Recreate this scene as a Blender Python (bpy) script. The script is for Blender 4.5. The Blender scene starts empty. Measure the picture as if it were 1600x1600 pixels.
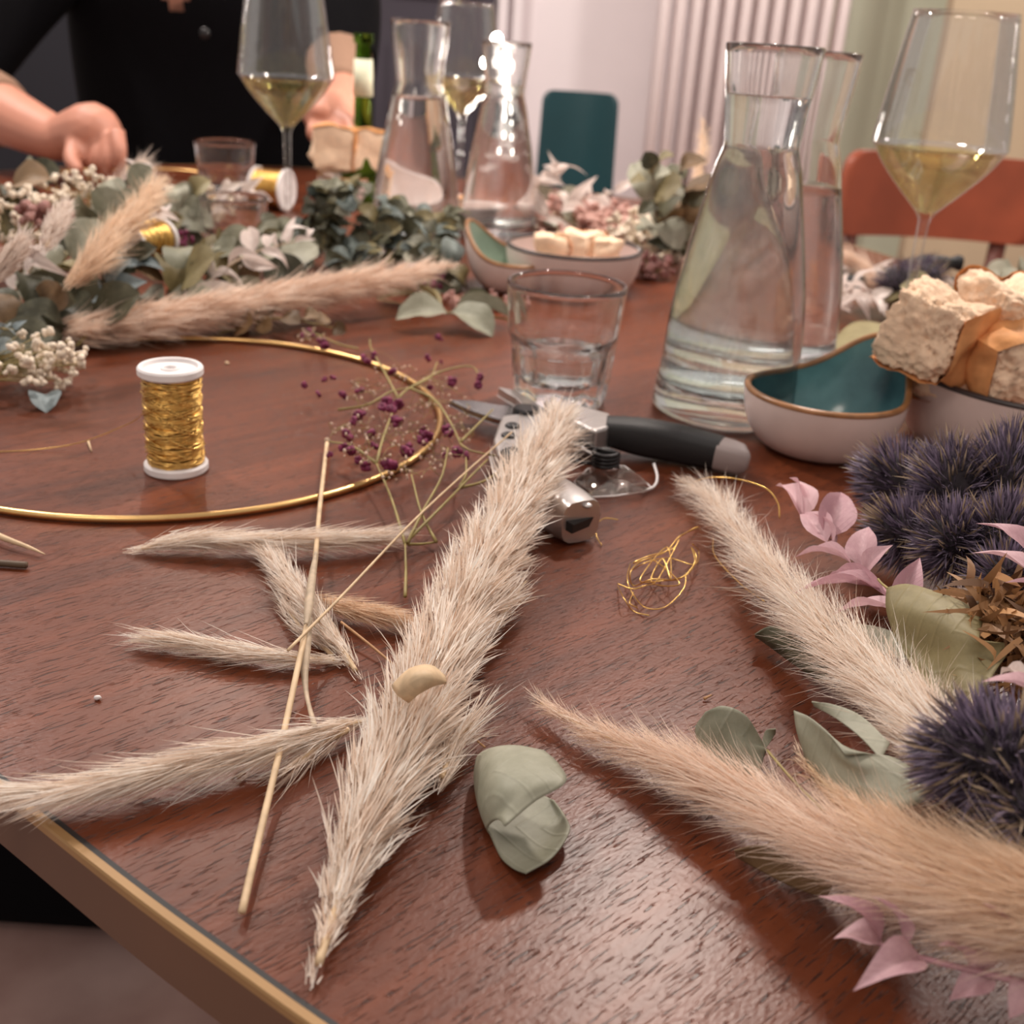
import bpy, math, random
import numpy as np
from mathutils import Vector, Matrix, noise
S = bpy.context.scene
C = S.collection
PI = math.pi
rad = math.radians

# ------------------------------------------------------------------ camera
TZ = 0.75                      # height of the table top
CH = 0.235                     # lens above the table top
FPX = 1740.0                   # focal length in pixels of the 1600 frame
PITCH, ROLL = rad(23.58), rad(3.85)
_X = Vector((1, 0, 0)); _U = Vector((0, math.sin(PITCH), math.cos(PITCH))); _B = Vector((0, -math.cos(PITCH), math.sin(PITCH)))
CX = _X * math.cos(ROLL) + _U * math.sin(ROLL)
CU = -_X * math.sin(ROLL) + _U * math.cos(ROLL)
CB = _B
CAM = Vector((0, 0, TZ + CH))
cd = bpy.data.cameras.new('camera'); cam = bpy.data.objects.new('camera', cd); C.objects.link(cam)
m3 = Matrix((CX, CU, CB)).transposed()
cam.matrix_world = Matrix.Translation(CAM) @ m3.to_4x4()
cd.sensor_width = 36; cd.lens = FPX / 1600 * 36; cd.clip_start = 0.01
cd.dof.use_dof = True; cd.dof.focus_distance = 0.42; cd.dof.aperture_fstop = 13
S.camera = cam

# ------------------------------------------------------------------ world, lights, exposure
w = bpy.data.worlds.new('world'); S.world = w; w.use_nodes = True
w.node_tree.nodes['Background'].inputs[0].default_value = (1.0, 0.9, 0.84, 1)
w.node_tree.nodes['Background'].inputs[1].default_value = 0.5
def lamp(name, loc, power, r, col=(1, .86, .74)):
    l = bpy.data.lights.new(name, 'POINT'); l.energy = power; l.shadow_soft_size = r; l.color = col
    o = bpy.data.objects.new(name, l); o.location = loc; C.objects.link(o); return o
lamp('pendant_light', (0.22, 1.18, TZ + 0.92), 30, 0.04, (1, .88, .79))
lamp('front_fill', (-0.55, -0.35, TZ + 1.35), 17, 0.22)  # unseen fill added overhead in front, brightens the camera side of the plumes
lamp('right_wall_fill', (1.5, 2.5, TZ + 1.6), 66, 0.12, (1, .92, .86))  # added out of view to lift the right wall
lamp('back_wall_fill', (-1.3, 1.7, TZ + 1.75), 110, 0.10, (1, .92, .86))  # extra off-frame light, added so the back wall comes out brighter
lamp('glint_light', (-0.55, 1.9, TZ + 1.15), 14, 0.018)  # two unseen pinpoint lights, added only for glints on the glassware
lamp('glint_light', (0.75, 0.35, TZ + 1.3), 5, 0.015)
S.view_settings.view_transform = 'Standard'; S.view_settings.look = 'None'
S.view_settings.exposure = 0.12; S.view_settings.gamma = 1; S.view_settings.use_curve_mapping = False
S.cycles.max_bounces = 14; S.cycles.transmission_bounces = 12; S.cycles.transparent_max_bounces = 24
S.cycles.sample_clamp_indirect = 4.0

# ------------------------------------------------------------------ pixel <-> world
def ray(px, py):
    return CX * ((px - 800) / FPX) + CU * ((800 - py) / FPX) - CB
def P(px, py, h=0.0):
    d = ray(px, py); t = -(CH - h) / d.z; return CAM + d * t
def D(px, py, t):
    return CAM + ray(px, py) * t
def dep(v): return -(Vector(v) - CAM).dot(CB)
def pj(v):
    q = Vector(v) - CAM; t = -q.dot(CB); return 800 + q.dot(CX) / t * FPX, 800 - q.dot(CU) / t * FPX
def mpp(v): return dep(v) / FPX
def hat(b, py):                # height above base b of the point that shows at pixel row py
    lo, hi = 0.0, 1.2
    for _ in range(40):
        m = (lo + hi) / 2
        if pj(Vector(b) + Vector((0, 0, m)))[1] > py: lo = m
        else: hi = m
    return lo

# ------------------------------------------------------------------ materials
def lin(c):
    return tuple(((x / 255) / 12.92 if x / 255 <= .04045 else ((x / 255 + .055) / 1.055) ** 2.4) for x in c) + (1,)
def new_mat(name):
    m = bpy.data.materials.new(name); m.use_nodes = True; nt = m.node_tree
    return m, nt, nt.nodes['Principled BSDF'], nt.nodes['Material Output']
def mat(name, col, rough=.5, metal=0, noise_amt=.12, nscale=30, bump=0, bscale=200, spec=.5, sheen=0, col2=None, trans=0):
    m, nt, b, out = new_mat(name)
    N = nt.nodes.new; L = nt.links.new
    b.inputs['Roughness'].default_value = rough; b.inputs['Metallic'].default_value = metal
    b.inputs['Specular IOR Level'].default_value = spec
    tc = N('ShaderNodeTexCoord'); tx = N('ShaderNodeTexNoise'); tx.inputs['Scale'].default_value = nscale; tx.inputs['Detail'].default_value = 5
    L(tc.outputs['Object'], tx.inputs['Vector'])
    r = N('ShaderNodeValToRGB'); c = lin(col)
    r.color_ramp.elements[0].position = .3; r.color_ramp.elements[1].position = .7
    r.color_ramp.elements[0].color = lin(col2) if col2 else tuple(x * (1 - noise_amt) for x in c[:3]) + (1,)
    r.color_ramp.elements[1].color = tuple(min(1, x * (1 + noise_amt)) for x in c[:3]) + (1,)
    L(tx.outputs['Fac'], r.inputs[0]); L(r.outputs[0], b.inputs['Base Color'])
    if bump:
        t2 = N('ShaderNodeTexNoise'); t2.inputs['Scale'].default_value = bscale; t2.inputs['Detail'].default_value = 4
        L(tc.outputs['Object'], t2.inputs['Vector'])
        bp = N('ShaderNodeBump'); bp.inputs['Strength'].default_value = bump; bp.inputs['Distance'].default_value = .001
        L(t2.outputs['Fac'], bp.inputs['Height']); L(bp.outputs[0], b.inputs['Normal'])
    if trans:
        t = N('ShaderNodeBsdfTranslucent'); mx = N('ShaderNodeMixShader'); mx.inputs[0].default_value = trans
        L(r.outputs[0], t.inputs[0]); L(b.outputs[0], mx.inputs[1]); L(t.outputs[0], mx.inputs[2]); L(mx.outputs[0], out.inputs[0])
    return m
def fibre_mat(name, dark, light, trans=.42):
    m, nt, b, out = new_mat(name); N = nt.nodes.new; L = nt.links.new
    a = N('ShaderNodeAttribute'); a.attribute_name = 'tint'
    r = N('ShaderNodeValToRGB'); r.color_ramp.elements[0].color = lin(dark); r.color_ramp.elements[1].color = lin(light)
    L(a.outputs['Fac'], r.inputs[0]); L(r.outputs[0], b.inputs['Base Color']); b.inputs['Roughness'].default_value = .55
    t = N('ShaderNodeBsdfTranslucent'); mx = N('ShaderNodeMixShader'); mx.inputs[0].default_value = trans
    L(r.outputs[0], t.inputs[0]); L(b.outputs[0], mx.inputs[1]); L(t.outputs[0], mx.inputs[2]); L(mx.outputs[0], out.inputs[0])
    return m
def leaf_mat(name, c1, c2, rough=.55, trans=.18):
    m, nt, b, out = new_mat(name); N = nt.nodes.new; L = nt.links.new
    tc = N('ShaderNodeTexCoord'); oi = N('ShaderNodeObjectInfo')
    n1 = N('ShaderNodeTexNoise'); n1.inputs['Scale'].default_value = 4; n1.inputs['Detail'].default_value = 8; n1.inputs['Roughness'].default_value = .7
    L(tc.outputs['Object'], n1.inputs['Vector'])
    add = N('ShaderNodeMath'); add.operation = 'ADD'; mul = N('ShaderNodeMath'); mul.operation = 'MULTIPLY_ADD'
    L(oi.outputs['Random'], mul.inputs[0]); mul.inputs[1].default_value = .5; mul.inputs[2].default_value = -.25
    L(n1.outputs['Fac'], add.inputs[0]); L(mul.outputs[0], add.inputs[1])
    r = N('ShaderNodeValToRGB'); r.color_ramp.elements[0].position = .25; r.color_ramp.elements[1].position = .75
    r.color_ramp.elements[0].color = lin(c1); r.color_ramp.elements[1].color = lin(c2)
    L(add.outputs[0], r.inputs[0])
    # pale veins: bands running out from the midrib
    sp = N('ShaderNodeSeparateXYZ'); L(tc.outputs['Object'], sp.inputs[0])
    ab = N('ShaderNodeMath'); ab.operation = 'ABSOLUTE'; L(sp.outputs['Y'], ab.inputs[0])
    s1 = N('ShaderNodeMath'); s1.operation = 'MULTIPLY_ADD'; L(ab.outputs[0], s1.inputs[0]); s1.inputs[1].default_value = -.9; L(sp.outputs['X'], s1.inputs[2])
    s2 = N('ShaderNodeMath'); s2.operation = 'MULTIPLY'; L(s1.outputs[0], s2.inputs[0]); s2.inputs[1].default_value = 52
    s3 = N('ShaderNodeMath'); s3.operation = 'SINE'; L(s2.outputs[0], s3.inputs[0])
    s4 = N('ShaderNodeMath'); s4.operation = 'POWER'; s5 = N('ShaderNodeMath'); s5.operation = 'MAXIMUM'; s5.inputs[1].default_value = 0
    L(s3.outputs[0], s5.inputs[0]); L(s5.outputs[0], s4.inputs[0]); s4.inputs[1].default_value = 8
    bp = N('ShaderNodeBump'); bp.inputs['Strength'].default_value = .25; bp.inputs['Distance'].default_value = .0006
    L(s4.outputs[0], bp.inputs['Height']); L(bp.outputs[0], b.inputs['Normal'])
    L(r.outputs[0], b.inputs['Base Color']); b.inputs['Roughness'].default_value = rough
    t = N('ShaderNodeBsdfTranslucent'); mx = N('ShaderNodeMixShader'); mx.inputs[0].default_value = trans
    L(r.outputs[0], t.inputs[0]); L(b.outputs[0], mx.inputs[1]); L(t.outputs[0], mx.inputs[2]); L(mx.outputs[0], out.inputs[0])
    return m
def thin_glass(name, tint=(1, 1, 1, 1)):
    m, nt, b, out = new_mat(name); N = nt.nodes.new; L = nt.links.new
    nt.nodes.remove(b)
    tr = N('ShaderNodeBsdfTransparent'); tr.inputs[0].default_value = tint
    gl = N('ShaderNodeBsdfGlossy'); gl.inputs['Roughness'].default_value = .02
    lw = N('ShaderNodeLayerWeight'); lw.inputs[0].default_value = .35
    rp = N('ShaderNodeMapRange'); rp.inputs[3].default_value = .04; rp.inputs[4].default_value = .5
    L(lw.outputs['Fresnel'], rp.inputs[0])
    mx = N('ShaderNodeMixShader'); L(rp.outputs[0], mx.inputs[0]); L(tr.outputs[0], mx.inputs[1]); L(gl.outputs[0], mx.inputs[2]); L(mx.outputs[0], out.inputs[0])
    return m
def solid_glass(name, ior=1.45, col=(1, 1, 1, 1), clear=.25):
    m, nt, b, out = new_mat(name); N = nt.nodes.new; L = nt.links.new
    nt.nodes.remove(b)
    g = N('ShaderNodeBsdfGlass'); g.inputs['IOR'].default_value = ior; g.inputs['Roughness'].default_value = 0.0; g.inputs[0].default_value = col
    tr = N('ShaderNodeBsdfTransparent'); mx = N('ShaderNodeMixShader'); mx.inputs[0].default_value = clear
    tr.inputs[0].default_value = col
    L(g.outputs[0], mx.inputs[1]); L(tr.outputs[0], mx.inputs[2]); L(mx.outputs[0], out.inputs[0])
    return m
def emit_mat(name, col, st):
    m, nt, b, out = new_mat(name); b.inputs['Emission Color'].default_value = lin(col); b.inputs['Emission Strength'].default_value = st
    b.inputs['Base Color'].default_value = lin(col); return m

M = {}
M['thin'] = thin_glass('wine_glass_glass'); M['glass'] = solid_glass('carafe_glass', 1.45, (1, 1, 1, 1), .06); M['water'] = solid_glass('water', 1.33, (.98, 1, 1, 1), .06)
M['wine'] = solid_glass('white_wine', 1.34, (.99, .94, .70, 1), .6)
M['bottle'] = solid_glass('green_bottle_glass', 1.5, (.32, .46, .16, 1), .3)
M['plastic'] = solid_glass('clear_plastic', 1.3, (.97, .95, .93, 1), .35)
M['gold'] = mat('brushed_gold', (216, 176, 118), .3, 1, .1, 60)
M['goldwire'] = mat('gold_wire', (226, 186, 110), .3, 1, .2, 300)
M['white_pl'] = mat('white_plastic', (232, 226, 226), .45)
M['brass'] = mat('table_edge_strip', (150, 116, 74), .5, .2, .1, 20)
M['edge'] = mat('table_side', (86, 58, 40), .5, 0, .2, 8)
M['under'] = mat('dark_metal', (24, 20, 20), .6)
M['plume'] = fibre_mat('pampas_cream', (222, 194, 170), (255, 252, 246))
M['plume_tan'] = fibre_mat('pampas_tan', (208, 174, 142), (255, 234, 210))
M['plume_pink'] = fibre_mat('pampas_rose', (218, 186, 162), (255, 240, 226))
M['hare'] = fibre_mat('hare_tail_white', (210, 190, 176), (250, 238, 228))
M['straw'] = mat('dried_straw', (214, 186, 150), .6, 0, .2, 120, trans=.1)
M['strawdk'] = mat('brown_straw', (170, 128, 88), .6, 0, .2, 120)
M['sheath'] = mat('dried_sheath', (196, 176, 152), .7, 0, .25, 160, trans=.2)
M['stem_green'] = mat('olive_stem', (142, 126, 74), .6, 0, .2, 100)
M['stem_lilac'] = mat('lilac_stem', (168, 124, 132), .6, 0, .2, 100)
M['stem_dark'] = mat('dark_stem', (84, 66, 48), .6, 0, .2, 100)
M['euc'] = leaf_mat('eucalyptus_grey_green', (130, 130, 110), (172, 170, 152))
M['euc_dark'] = leaf_mat('eucalyptus_dark', (62, 62, 46), (116, 114, 92))
M['euc_blue'] = leaf_mat('eucalyptus_bluish', (74, 86, 82), (140, 150, 146))
M['olive'] = leaf_mat('dry_olive_leaf', (110, 98, 64), (152, 140, 100))
M['brownleaf'] = leaf_mat('brown_leaf', (92, 70, 46), (136, 108, 76))
M['lilac'] = leaf_mat('lilac_leaf', (186, 142, 152), (222, 184, 190), .55, .3)
M['white_leaf'] = leaf_mat('bleached_leaf', (206, 188, 180), (242, 230, 224), .6, .3)
M['blue_petal'] = leaf_mat('blue_petal', (104, 118, 122), (158, 170, 172))
M['pink_petal'] = leaf_mat('pink_petal', (150, 96, 92), (206, 160, 148))
M['thistle'] = fibre_mat('thistle_blue', (50, 42, 57), (160, 144, 168), .15)
M['thistle_core'] = mat('thistle_core', (46, 38, 44), .8, 0, .4, 300)
M['thistle_tip'] = fibre_mat('thistle_straw', (110, 92, 80), (190, 168, 140), .2)
M['dryflower'] = fibre_mat('dry_flower_brown', (66, 38, 24), (200, 150, 100), .2)
M['purple'] = mat('purple_flower', (130, 46, 84), .6, 0, .5, 400, trans=.25)
M['bud'] = mat('pale_bud', (206, 178, 160), .6, 0, .3, 400)
M['cream_fl'] = mat('cream_flower', (232, 216, 196), .7, 0, .15, 300)
M['steel'] = mat('satin_aluminium', (196, 190, 188), .32, .85, .08, 90)
M['blade'] = mat('blade_steel', (150, 148, 150), .25, 1, .08, 90)
M['black'] = mat('black_rubber', (24, 22, 24), .6, 0, .1, 60, .2, 900)
M['blackm'] = mat('black_bolt', (34, 32, 34), .35, .3)
M['cap'] = mat('grey_cap', (152, 138, 136), .5)
M['bowl_out'] = mat('stoneware_outside', (214, 194, 188), .32, 0, .06, 40)
M['bowl_in'] = mat('teal_glaze', (84, 124, 128), .18, 0, .3, 25, col2=(52, 84, 92))
M['bowl_in2'] = mat('pale_green_glaze', (146, 166, 148), .2, 0, .15, 25)
M['rim'] = mat('brown_rim_glaze', (150, 104, 66), .3, 0, .3, 80)
M['rimdk'] = mat('dark_rim_glaze', (58, 48, 48), .35, 0, .2, 80)
M['crumb'] = mat('bread_crumb', (244, 212, 182), .85, 0, .1, 120, .9, 700, .2)
M['crust'] = mat('bread_crust', (214, 152, 98), .7, 0, .25, 60, .5, 120, .3)
M['skin'] = mat('skin', (196, 134, 112), .5, 0, .06, 25)
M['topblack'] = mat('black_cloth', (9, 8, 11), .9, 0, .1, 60, spec=.1)
M['taupe'] = mat('taupe_knit', (142, 112, 94), .9, 0, .12, 300, .5, 400, .1)
M['hair'] = mat('brown_hair', (60, 40, 28), .6)
M['tealchair'] = mat('teal_plastic', (20, 62, 68), .38, 0, .08, 6)
M['orangewood'] = mat('orange_wood', (146, 70, 44), .4, 0, .16, 12)
M['darkwood'] = mat('dark_wood', (96, 44, 30), .5, 0, .2, 20)
M['chrome'] = mat('chair_metal', (120, 116, 114), .3, 1)
M['wallpink'] = mat('wall_warm_white', (238, 228, 230), .8, 0, .03, 3)
M['wallgreen'] = mat('wall_pale_green', (212, 216, 194), .8, 0, .04, 3)
M['walldark'] = mat('dark_door', (62, 56, 66), .7, 0, .1, 3)
M['walldk2'] = mat('dark_recess', (30, 30, 38), .8, 0, .1, 3)
M['radiator'] = mat('radiator_enamel', (232, 216, 214), .4, 0, .03, 5)
M['beige'] = mat('beige_panel', (186, 166, 138), .7, 0, .06, 4)
M['floor'] = mat('floor_stone', (188, 156, 148), .7, 0, .3, 4, .2, 60, col2=(128, 84, 74))
M['fairy'] = emit_mat('glowing_bulb', (255, 246, 236), 50)
M['label'] = mat('bottle_label', (224, 224, 196), .6)

def wood_mat():
    m, nt, b, out = new_mat('walnut_veneer'); N = nt.nodes.new; L = nt.links.new
    tc = N('ShaderNodeTexCoord'); mp = N('ShaderNodeMapping'); mp.inputs['Rotation'].default_value = (0, 0, -GRAIN)
    L(tc.outputs['Object'], mp.inputs[0])
    def stretched(sx, sy, detail, dist=0, src=None):
        s = N('ShaderNodeMapping'); s.inputs['Scale'].default_value = (sx, sy, 1); L(mp.outputs[0], s.inputs[0])
        n = N('ShaderNodeTexNoise'); n.inputs['Scale'].default_value = 1; n.inputs['Detail'].default_value = detail; n.inputs['Distortion'].default_value = dist
        L(s.outputs[0], n.inputs['Vector']); return n
    big = stretched(1.6, 14, 3, .6); mid = stretched(6, 120, 4, .3); pore = stretched(120, 1250, 2, 0)
    r1 = N('ShaderNodeValToRGB'); e = r1.color_ramp.elements
    e[0].position = .3; e[0].color = lin((66, 28, 15)); e[1].position = .72; e[1].color = lin((120, 60, 33))
    a = N('ShaderNodeMath'); a.operation = 'MULTIPLY_ADD'; L(mid.outputs['Fac'], a.inputs[0]); a.inputs[1].default_value = .45
    a2 = N('ShaderNodeMath'); a2.operation = 'MULTIPLY'; L(big.outputs['Fac'], a2.inputs[0]); a2.inputs[1].default_value = .55; L(a2.outputs[0], a.inputs[2])
    L(a.outputs[0], r1.inputs[0])
    pr = N('ShaderNodeValToRGB'); p = pr.color_ramp.elements; p[0].position = .33; p[0].color = (.1, .1, .1, 1); p[1].position = .41; p[1].color = (1, 1, 1, 1)
    L(pore.outputs['Fac'], pr.inputs[0])
    mx = N('ShaderNodeMix'); mx.data_type = 'RGBA'; mx.blend_type = 'MIX'
    L(pr.outputs[0], mx.inputs[0]); mx.inputs[6].default_value = lin((44, 20, 14)); L(r1.outputs[0], mx.inputs[7])
    L(mx.outputs[2], b.inputs['Base Color'])
    b.inputs['Roughness'].default_value = .34; b.inputs['Specular IOR Level'].default_value = .36
    bp = N('ShaderNodeBump'); bp.inputs['Strength'].default_value = .55; bp.inputs['Distance'].default_value = .0004
    L(pr.outputs[0], bp.inputs['Height'])
    b2 = N('ShaderNodeBump'); b2.inputs['Strength'].default_value = .25; b2.inputs['Distance'].default_value = .0004
    fine = stretched(420, 700, 2); L(fine.outputs['Fac'], b2.inputs['Height']); L(bp.outputs[0], b2.inputs['Normal'])
    L(b2.outputs[0], b.inputs['Normal'])
    return m
g0, g1 = P(999, 1008), P(1200, 916)
GRAIN = math.atan2(g1.y - g0.y, g1.x - g0.x)
M['wood'] = wood_mat()

# ------------------------------------------------------------------ geometry helpers
def frame(d):
    d = Vector(d).normalized(); a = Vector((0, 0, 1)) if abs(d.z) < .9 else Vector((1, 0, 0))
    s = d.cross(a).normalized(); return s, s.cross(d).normalized()
def crom(pts, n):
    pts = [Vector(p) for p in pts]
    if len(pts) < 3: return [pts[0].lerp(pts[-1], i / n) for i in range(n + 1)]
    out = []; k = len(pts) - 1
    for i in range(n + 1):
        u = i / n * k; j = min(int(u), k - 1); t = u - j
        a = pts[j - 1] if j > 0 else pts[0] * 2 - pts[1]; b = pts[j]; c = pts[j + 1]; d = pts[j + 2] if j + 2 <= k else pts[k] * 2 - pts[k - 1]
        out.append(.5 * ((2 * b) + (c - a) * t + (2 * a - 5 * b + 4 * c - d) * t * t + (3 * b - a - 3 * c + d) * t ** 3))
    return out
class MB:
    def __init__(s): s.v = []; s.f = []; s.mi = []
    def add(s, v, f, mi=0):
        k = len(s.v); s.v += [tuple(x) for x in v]; s.f += [tuple(i + k for i in q) for q in f]; s.mi += [mi] * len(f); return s
    def tube(s, pts, r, n=8, closed=False, cap=True, mi=0):
        pts = [Vector(p) for p in pts]; m = len(pts)
        rr = r if isinstance(r, (list, tuple)) else [r] * m
        v = []; f = []; prev = None
        for i, p in enumerate(pts):
            if closed: d = pts[(i + 1) % m] - pts[i - 1]
            else: d = pts[min(i + 1, m - 1)] - pts[max(i - 1, 0)]
            if d.length < 1e-9: d = Vector((0, 0, 1))
            d.normalize()
            if prev is None: a, b = frame(d)
            else:
                a = prev - d * prev.dot(d)
                a = a.normalized() if a.length > 1e-6 else frame(d)[0]
                b = a.cross(d)
            prev = a
            for k in range(n):
                t = 2 * PI * k / n; v.append(p + (a * math.cos(t) + b * math.sin(t)) * rr[i])
        for i in range(m if closed else m - 1):
            j = (i + 1) % m
            for k in range(n):
                f.append((i * n + k, i * n + (k + 1) % n, j * n + (k + 1) % n, j * n + k))
        if cap and not closed:
            f.append(tuple(range(n))[::-1]); f.append(tuple((m - 1) * n + k for k in range(n)))
        return s.add(v, f, mi)
    def lathe(s, prof, c, n=48, mod=None, mi=0, sx=1, sy=1, rot=0):
        # prof: (r, z); r == 0 closes
        v = []; f = []; rings = []
        for (r, z) in prof:
            if r <= 1e-6:
                v.append((c[0], c[1], c[2] + z)); rings.append([len(v) - 1] * n)
            else:
                ring = []
                for k in range(n):
                    t = 2 * PI * k / n; q = r * (mod(t, z) if mod else 1)
                    x, y = q * math.cos(t) * sx, q * math.sin(t) * sy
                    v.append((c[0] + x * math.cos(rot) - y * math.sin(rot), c[1] + x * math.sin(rot) + y * math.cos(rot), c[2] + z)); ring.append(len(v) - 1)
                rings.append(ring)
        for i in range(len(rings) - 1):
            a, b = rings[i], rings[i + 1]
            for k in range(n):
                q = [a[k], a[(k + 1) % n], b[(k + 1) % n], b[k]]; u = []
                for x in q:
                    if x not in u: u.append(x)
                if len(u) > 2: f.append(tuple(u))
        return s.add(v, f, mi)
    def box(s, c, sz, R=None, mi=0):
        c = Vector(c); R = R or Matrix.Identity(3)
        v = [c + R @ Vector((x * sz[0] / 2, y * sz[1] / 2, z * sz[2] / 2)) for x in (-1, 1) for y in (-1, 1) for z in (-1, 1)]
        return s.add(v, [(0, 1, 3, 2), (4, 6, 7, 5), (0, 4, 5, 1), (2, 3, 7, 6), (0, 2, 6, 4), (1, 5, 7, 3)], mi)
    def ball(s, c, r, n=8, m=5, sc=(1, 1, 1), jit=0, mi=0):
        c = Vector(c); v = [c + Vector((0, 0, -r * sc[2]))]; f = []
        for i in range(1, m):
            ph = -PI / 2 + PI * i / m
            for k in range(n):
                t = 2 * PI * k / n; q = r * (1 + random.uniform(-jit, jit))
                v.append(c + Vector((q * math.cos(ph) * math.cos(t) * sc[0], q * math.cos(ph) * math.sin(t) * sc[1], q * math.sin(ph) * sc[2])))
        v.append(c + Vector((0, 0, r * sc[2])))
        for k in range(n):
            f.append((0, 1 + (k + 1) % n, 1 + k)); b = 1 + (m - 2) * n; f.append((len(v) - 1, b + k, b + (k + 1) % n))
        for i in range(m - 2):
            for k in range(n):
                a = 1 + i * n; f.append((a + k, a + (k + 1) % n, a + n + (k + 1) % n, a + n + k))
        return s.add(v, f, mi)
    def build(s, name, mats, parent=None, smooth=True, bevel=0, origin=None, auto=None):
        off = worldpos(parent) if parent else Vector(origin if origin is not None else (0, 0, 0))
        me = bpy.data.meshes.new(name)
        me.from_pydata([(x - off.x, y - off.y, z - off.z) for x, y, z in s.v], [], s.f)
        mats = mats if isinstance(mats, (list, tuple)) else [mats]
        for m in mats: me.materials.append(M[m])
        if len(mats) > 1: me.polygons.foreach_set('material_index', s.mi)
        me.polygons.foreach_set('use_smooth', [smooth] * len(me.polygons))
        if auto is not None:
            me.set_sharp_from_angle(angle=rad(auto))
        me.update()
        o = bpy.data.objects.new(name, me); C.objects.link(o)
        if parent: o.parent = parent
        else: o.location = off
        if bevel:
            b = o.modifiers.new('bevel', 'BEVEL'); b.width = bevel; b.segments = 3; b.limit_method = 'ANGLE'
        return o
def worldpos(o):
    v = Vector((0, 0, 0))
    while o: v += o.location; o = o.parent
    return v
def tag(o, label, cat, group=None, kind=None):
    o['label'] = label; o['category'] = cat
    if group: o['group'] = group
    if kind: o['kind'] = kind
    return o
def thing(name, label, cat, loc, group=None):
    o = bpy.data.objects.new(name, None); o.location = loc; o.empty_display_size = .02; C.objects.link(o)
    return tag(o, label, cat, group)
def struct(o): o['kind'] = 'structure'; return o

def fibres(name, parent, base, dirs, length, width, mname, segs=3, droop=.0, curl=.25, tint=None, stuff=True, seed=0, flat=None):
    """many thin tapered blades in one mesh; all arrays in world space"""
    rng = np.random.default_rng(seed)
    base = np.asarray(base, float); dirs = np.asarray(dirs, float); n = len(base)
    dirs /= np.linalg.norm(dirs, axis=1, keepdims=True) + 1e-9
    length = np.broadcast_to(length, n).astype(float); width = np.broadcast_to(width, n).astype(float)
    rnd = rng.normal(size=(n, 3)); side = np.cross(dirs, rnd); side /= np.linalg.norm(side, axis=1, keepdims=True) + 1e-9
    bend = np.cross(side, dirs) * np.clip(rng.normal(0, curl, (n, 1)), -1.2, 1.2); bend[:, 2] -= droop
    V = np.zeros((n, 2 * segs + 1, 3))
    for i in range(segs + 1):
        t = i / segs; c = base + dirs * (length * t)[:, None] + bend * (length * t * t)[:, None]
        wd = width * (.55 + .9 * t - 1.45 * t * t) if i < segs else width * 0
        if i < segs:
            V[:, 2 * i] = c - side * (wd / 2)[:, None]; V[:, 2 * i + 1] = c + side * (wd / 2)[:, None]
        else: V[:, 2 * segs] = c
    V[..., 2] = np.maximum(V[..., 2], TZ + .0004)
    if tint is None: tint = rng.random(n)
    k = 2 * segs + 1; off = np.arange(n)[:, None] * k
    tris = []
    for i in range(segs - 1):
        a = 2 * i; tris += [(a, a + 1, a + 3), (a, a + 3, a + 2)]
    tris.append((2 * segs - 2, 2 * segs - 1, 2 * segs))
    T = (off[:, :, None] + np.array(tris)[None]).reshape(-1, 3)
    o3 = worldpos(parent); V = V.reshape(-1, 3) - np.array(o3)
    me = bpy.data.meshes.new(name); me.vertices.add(len(V)); me.vertices.foreach_set('co', V.ravel())
    me.loops.add(len(T) * 3); me.loops.foreach_set('vertex_index', T.ravel().astype(np.int32))
    me.polygons.add(len(T)); me.polygons.foreach_set('loop_start', np.arange(0, len(T) * 3, 3, dtype=np.int32)); me.polygons.foreach_set('loop_total', np.full(len(T), 3, np.int32))
    at = me.attributes.new('tint', 'FLOAT', 'POINT'); at.data.foreach_set('value', np.repeat(tint, k).astype(np.float32))
    me.materials.append(M[mname]); me.update(); me.validate()
    o = bpy.data.objects.new(name, me); C.objects.link(o); o.parent = parent
    if stuff: o['kind'] = 'stuff'
    return o

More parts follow.
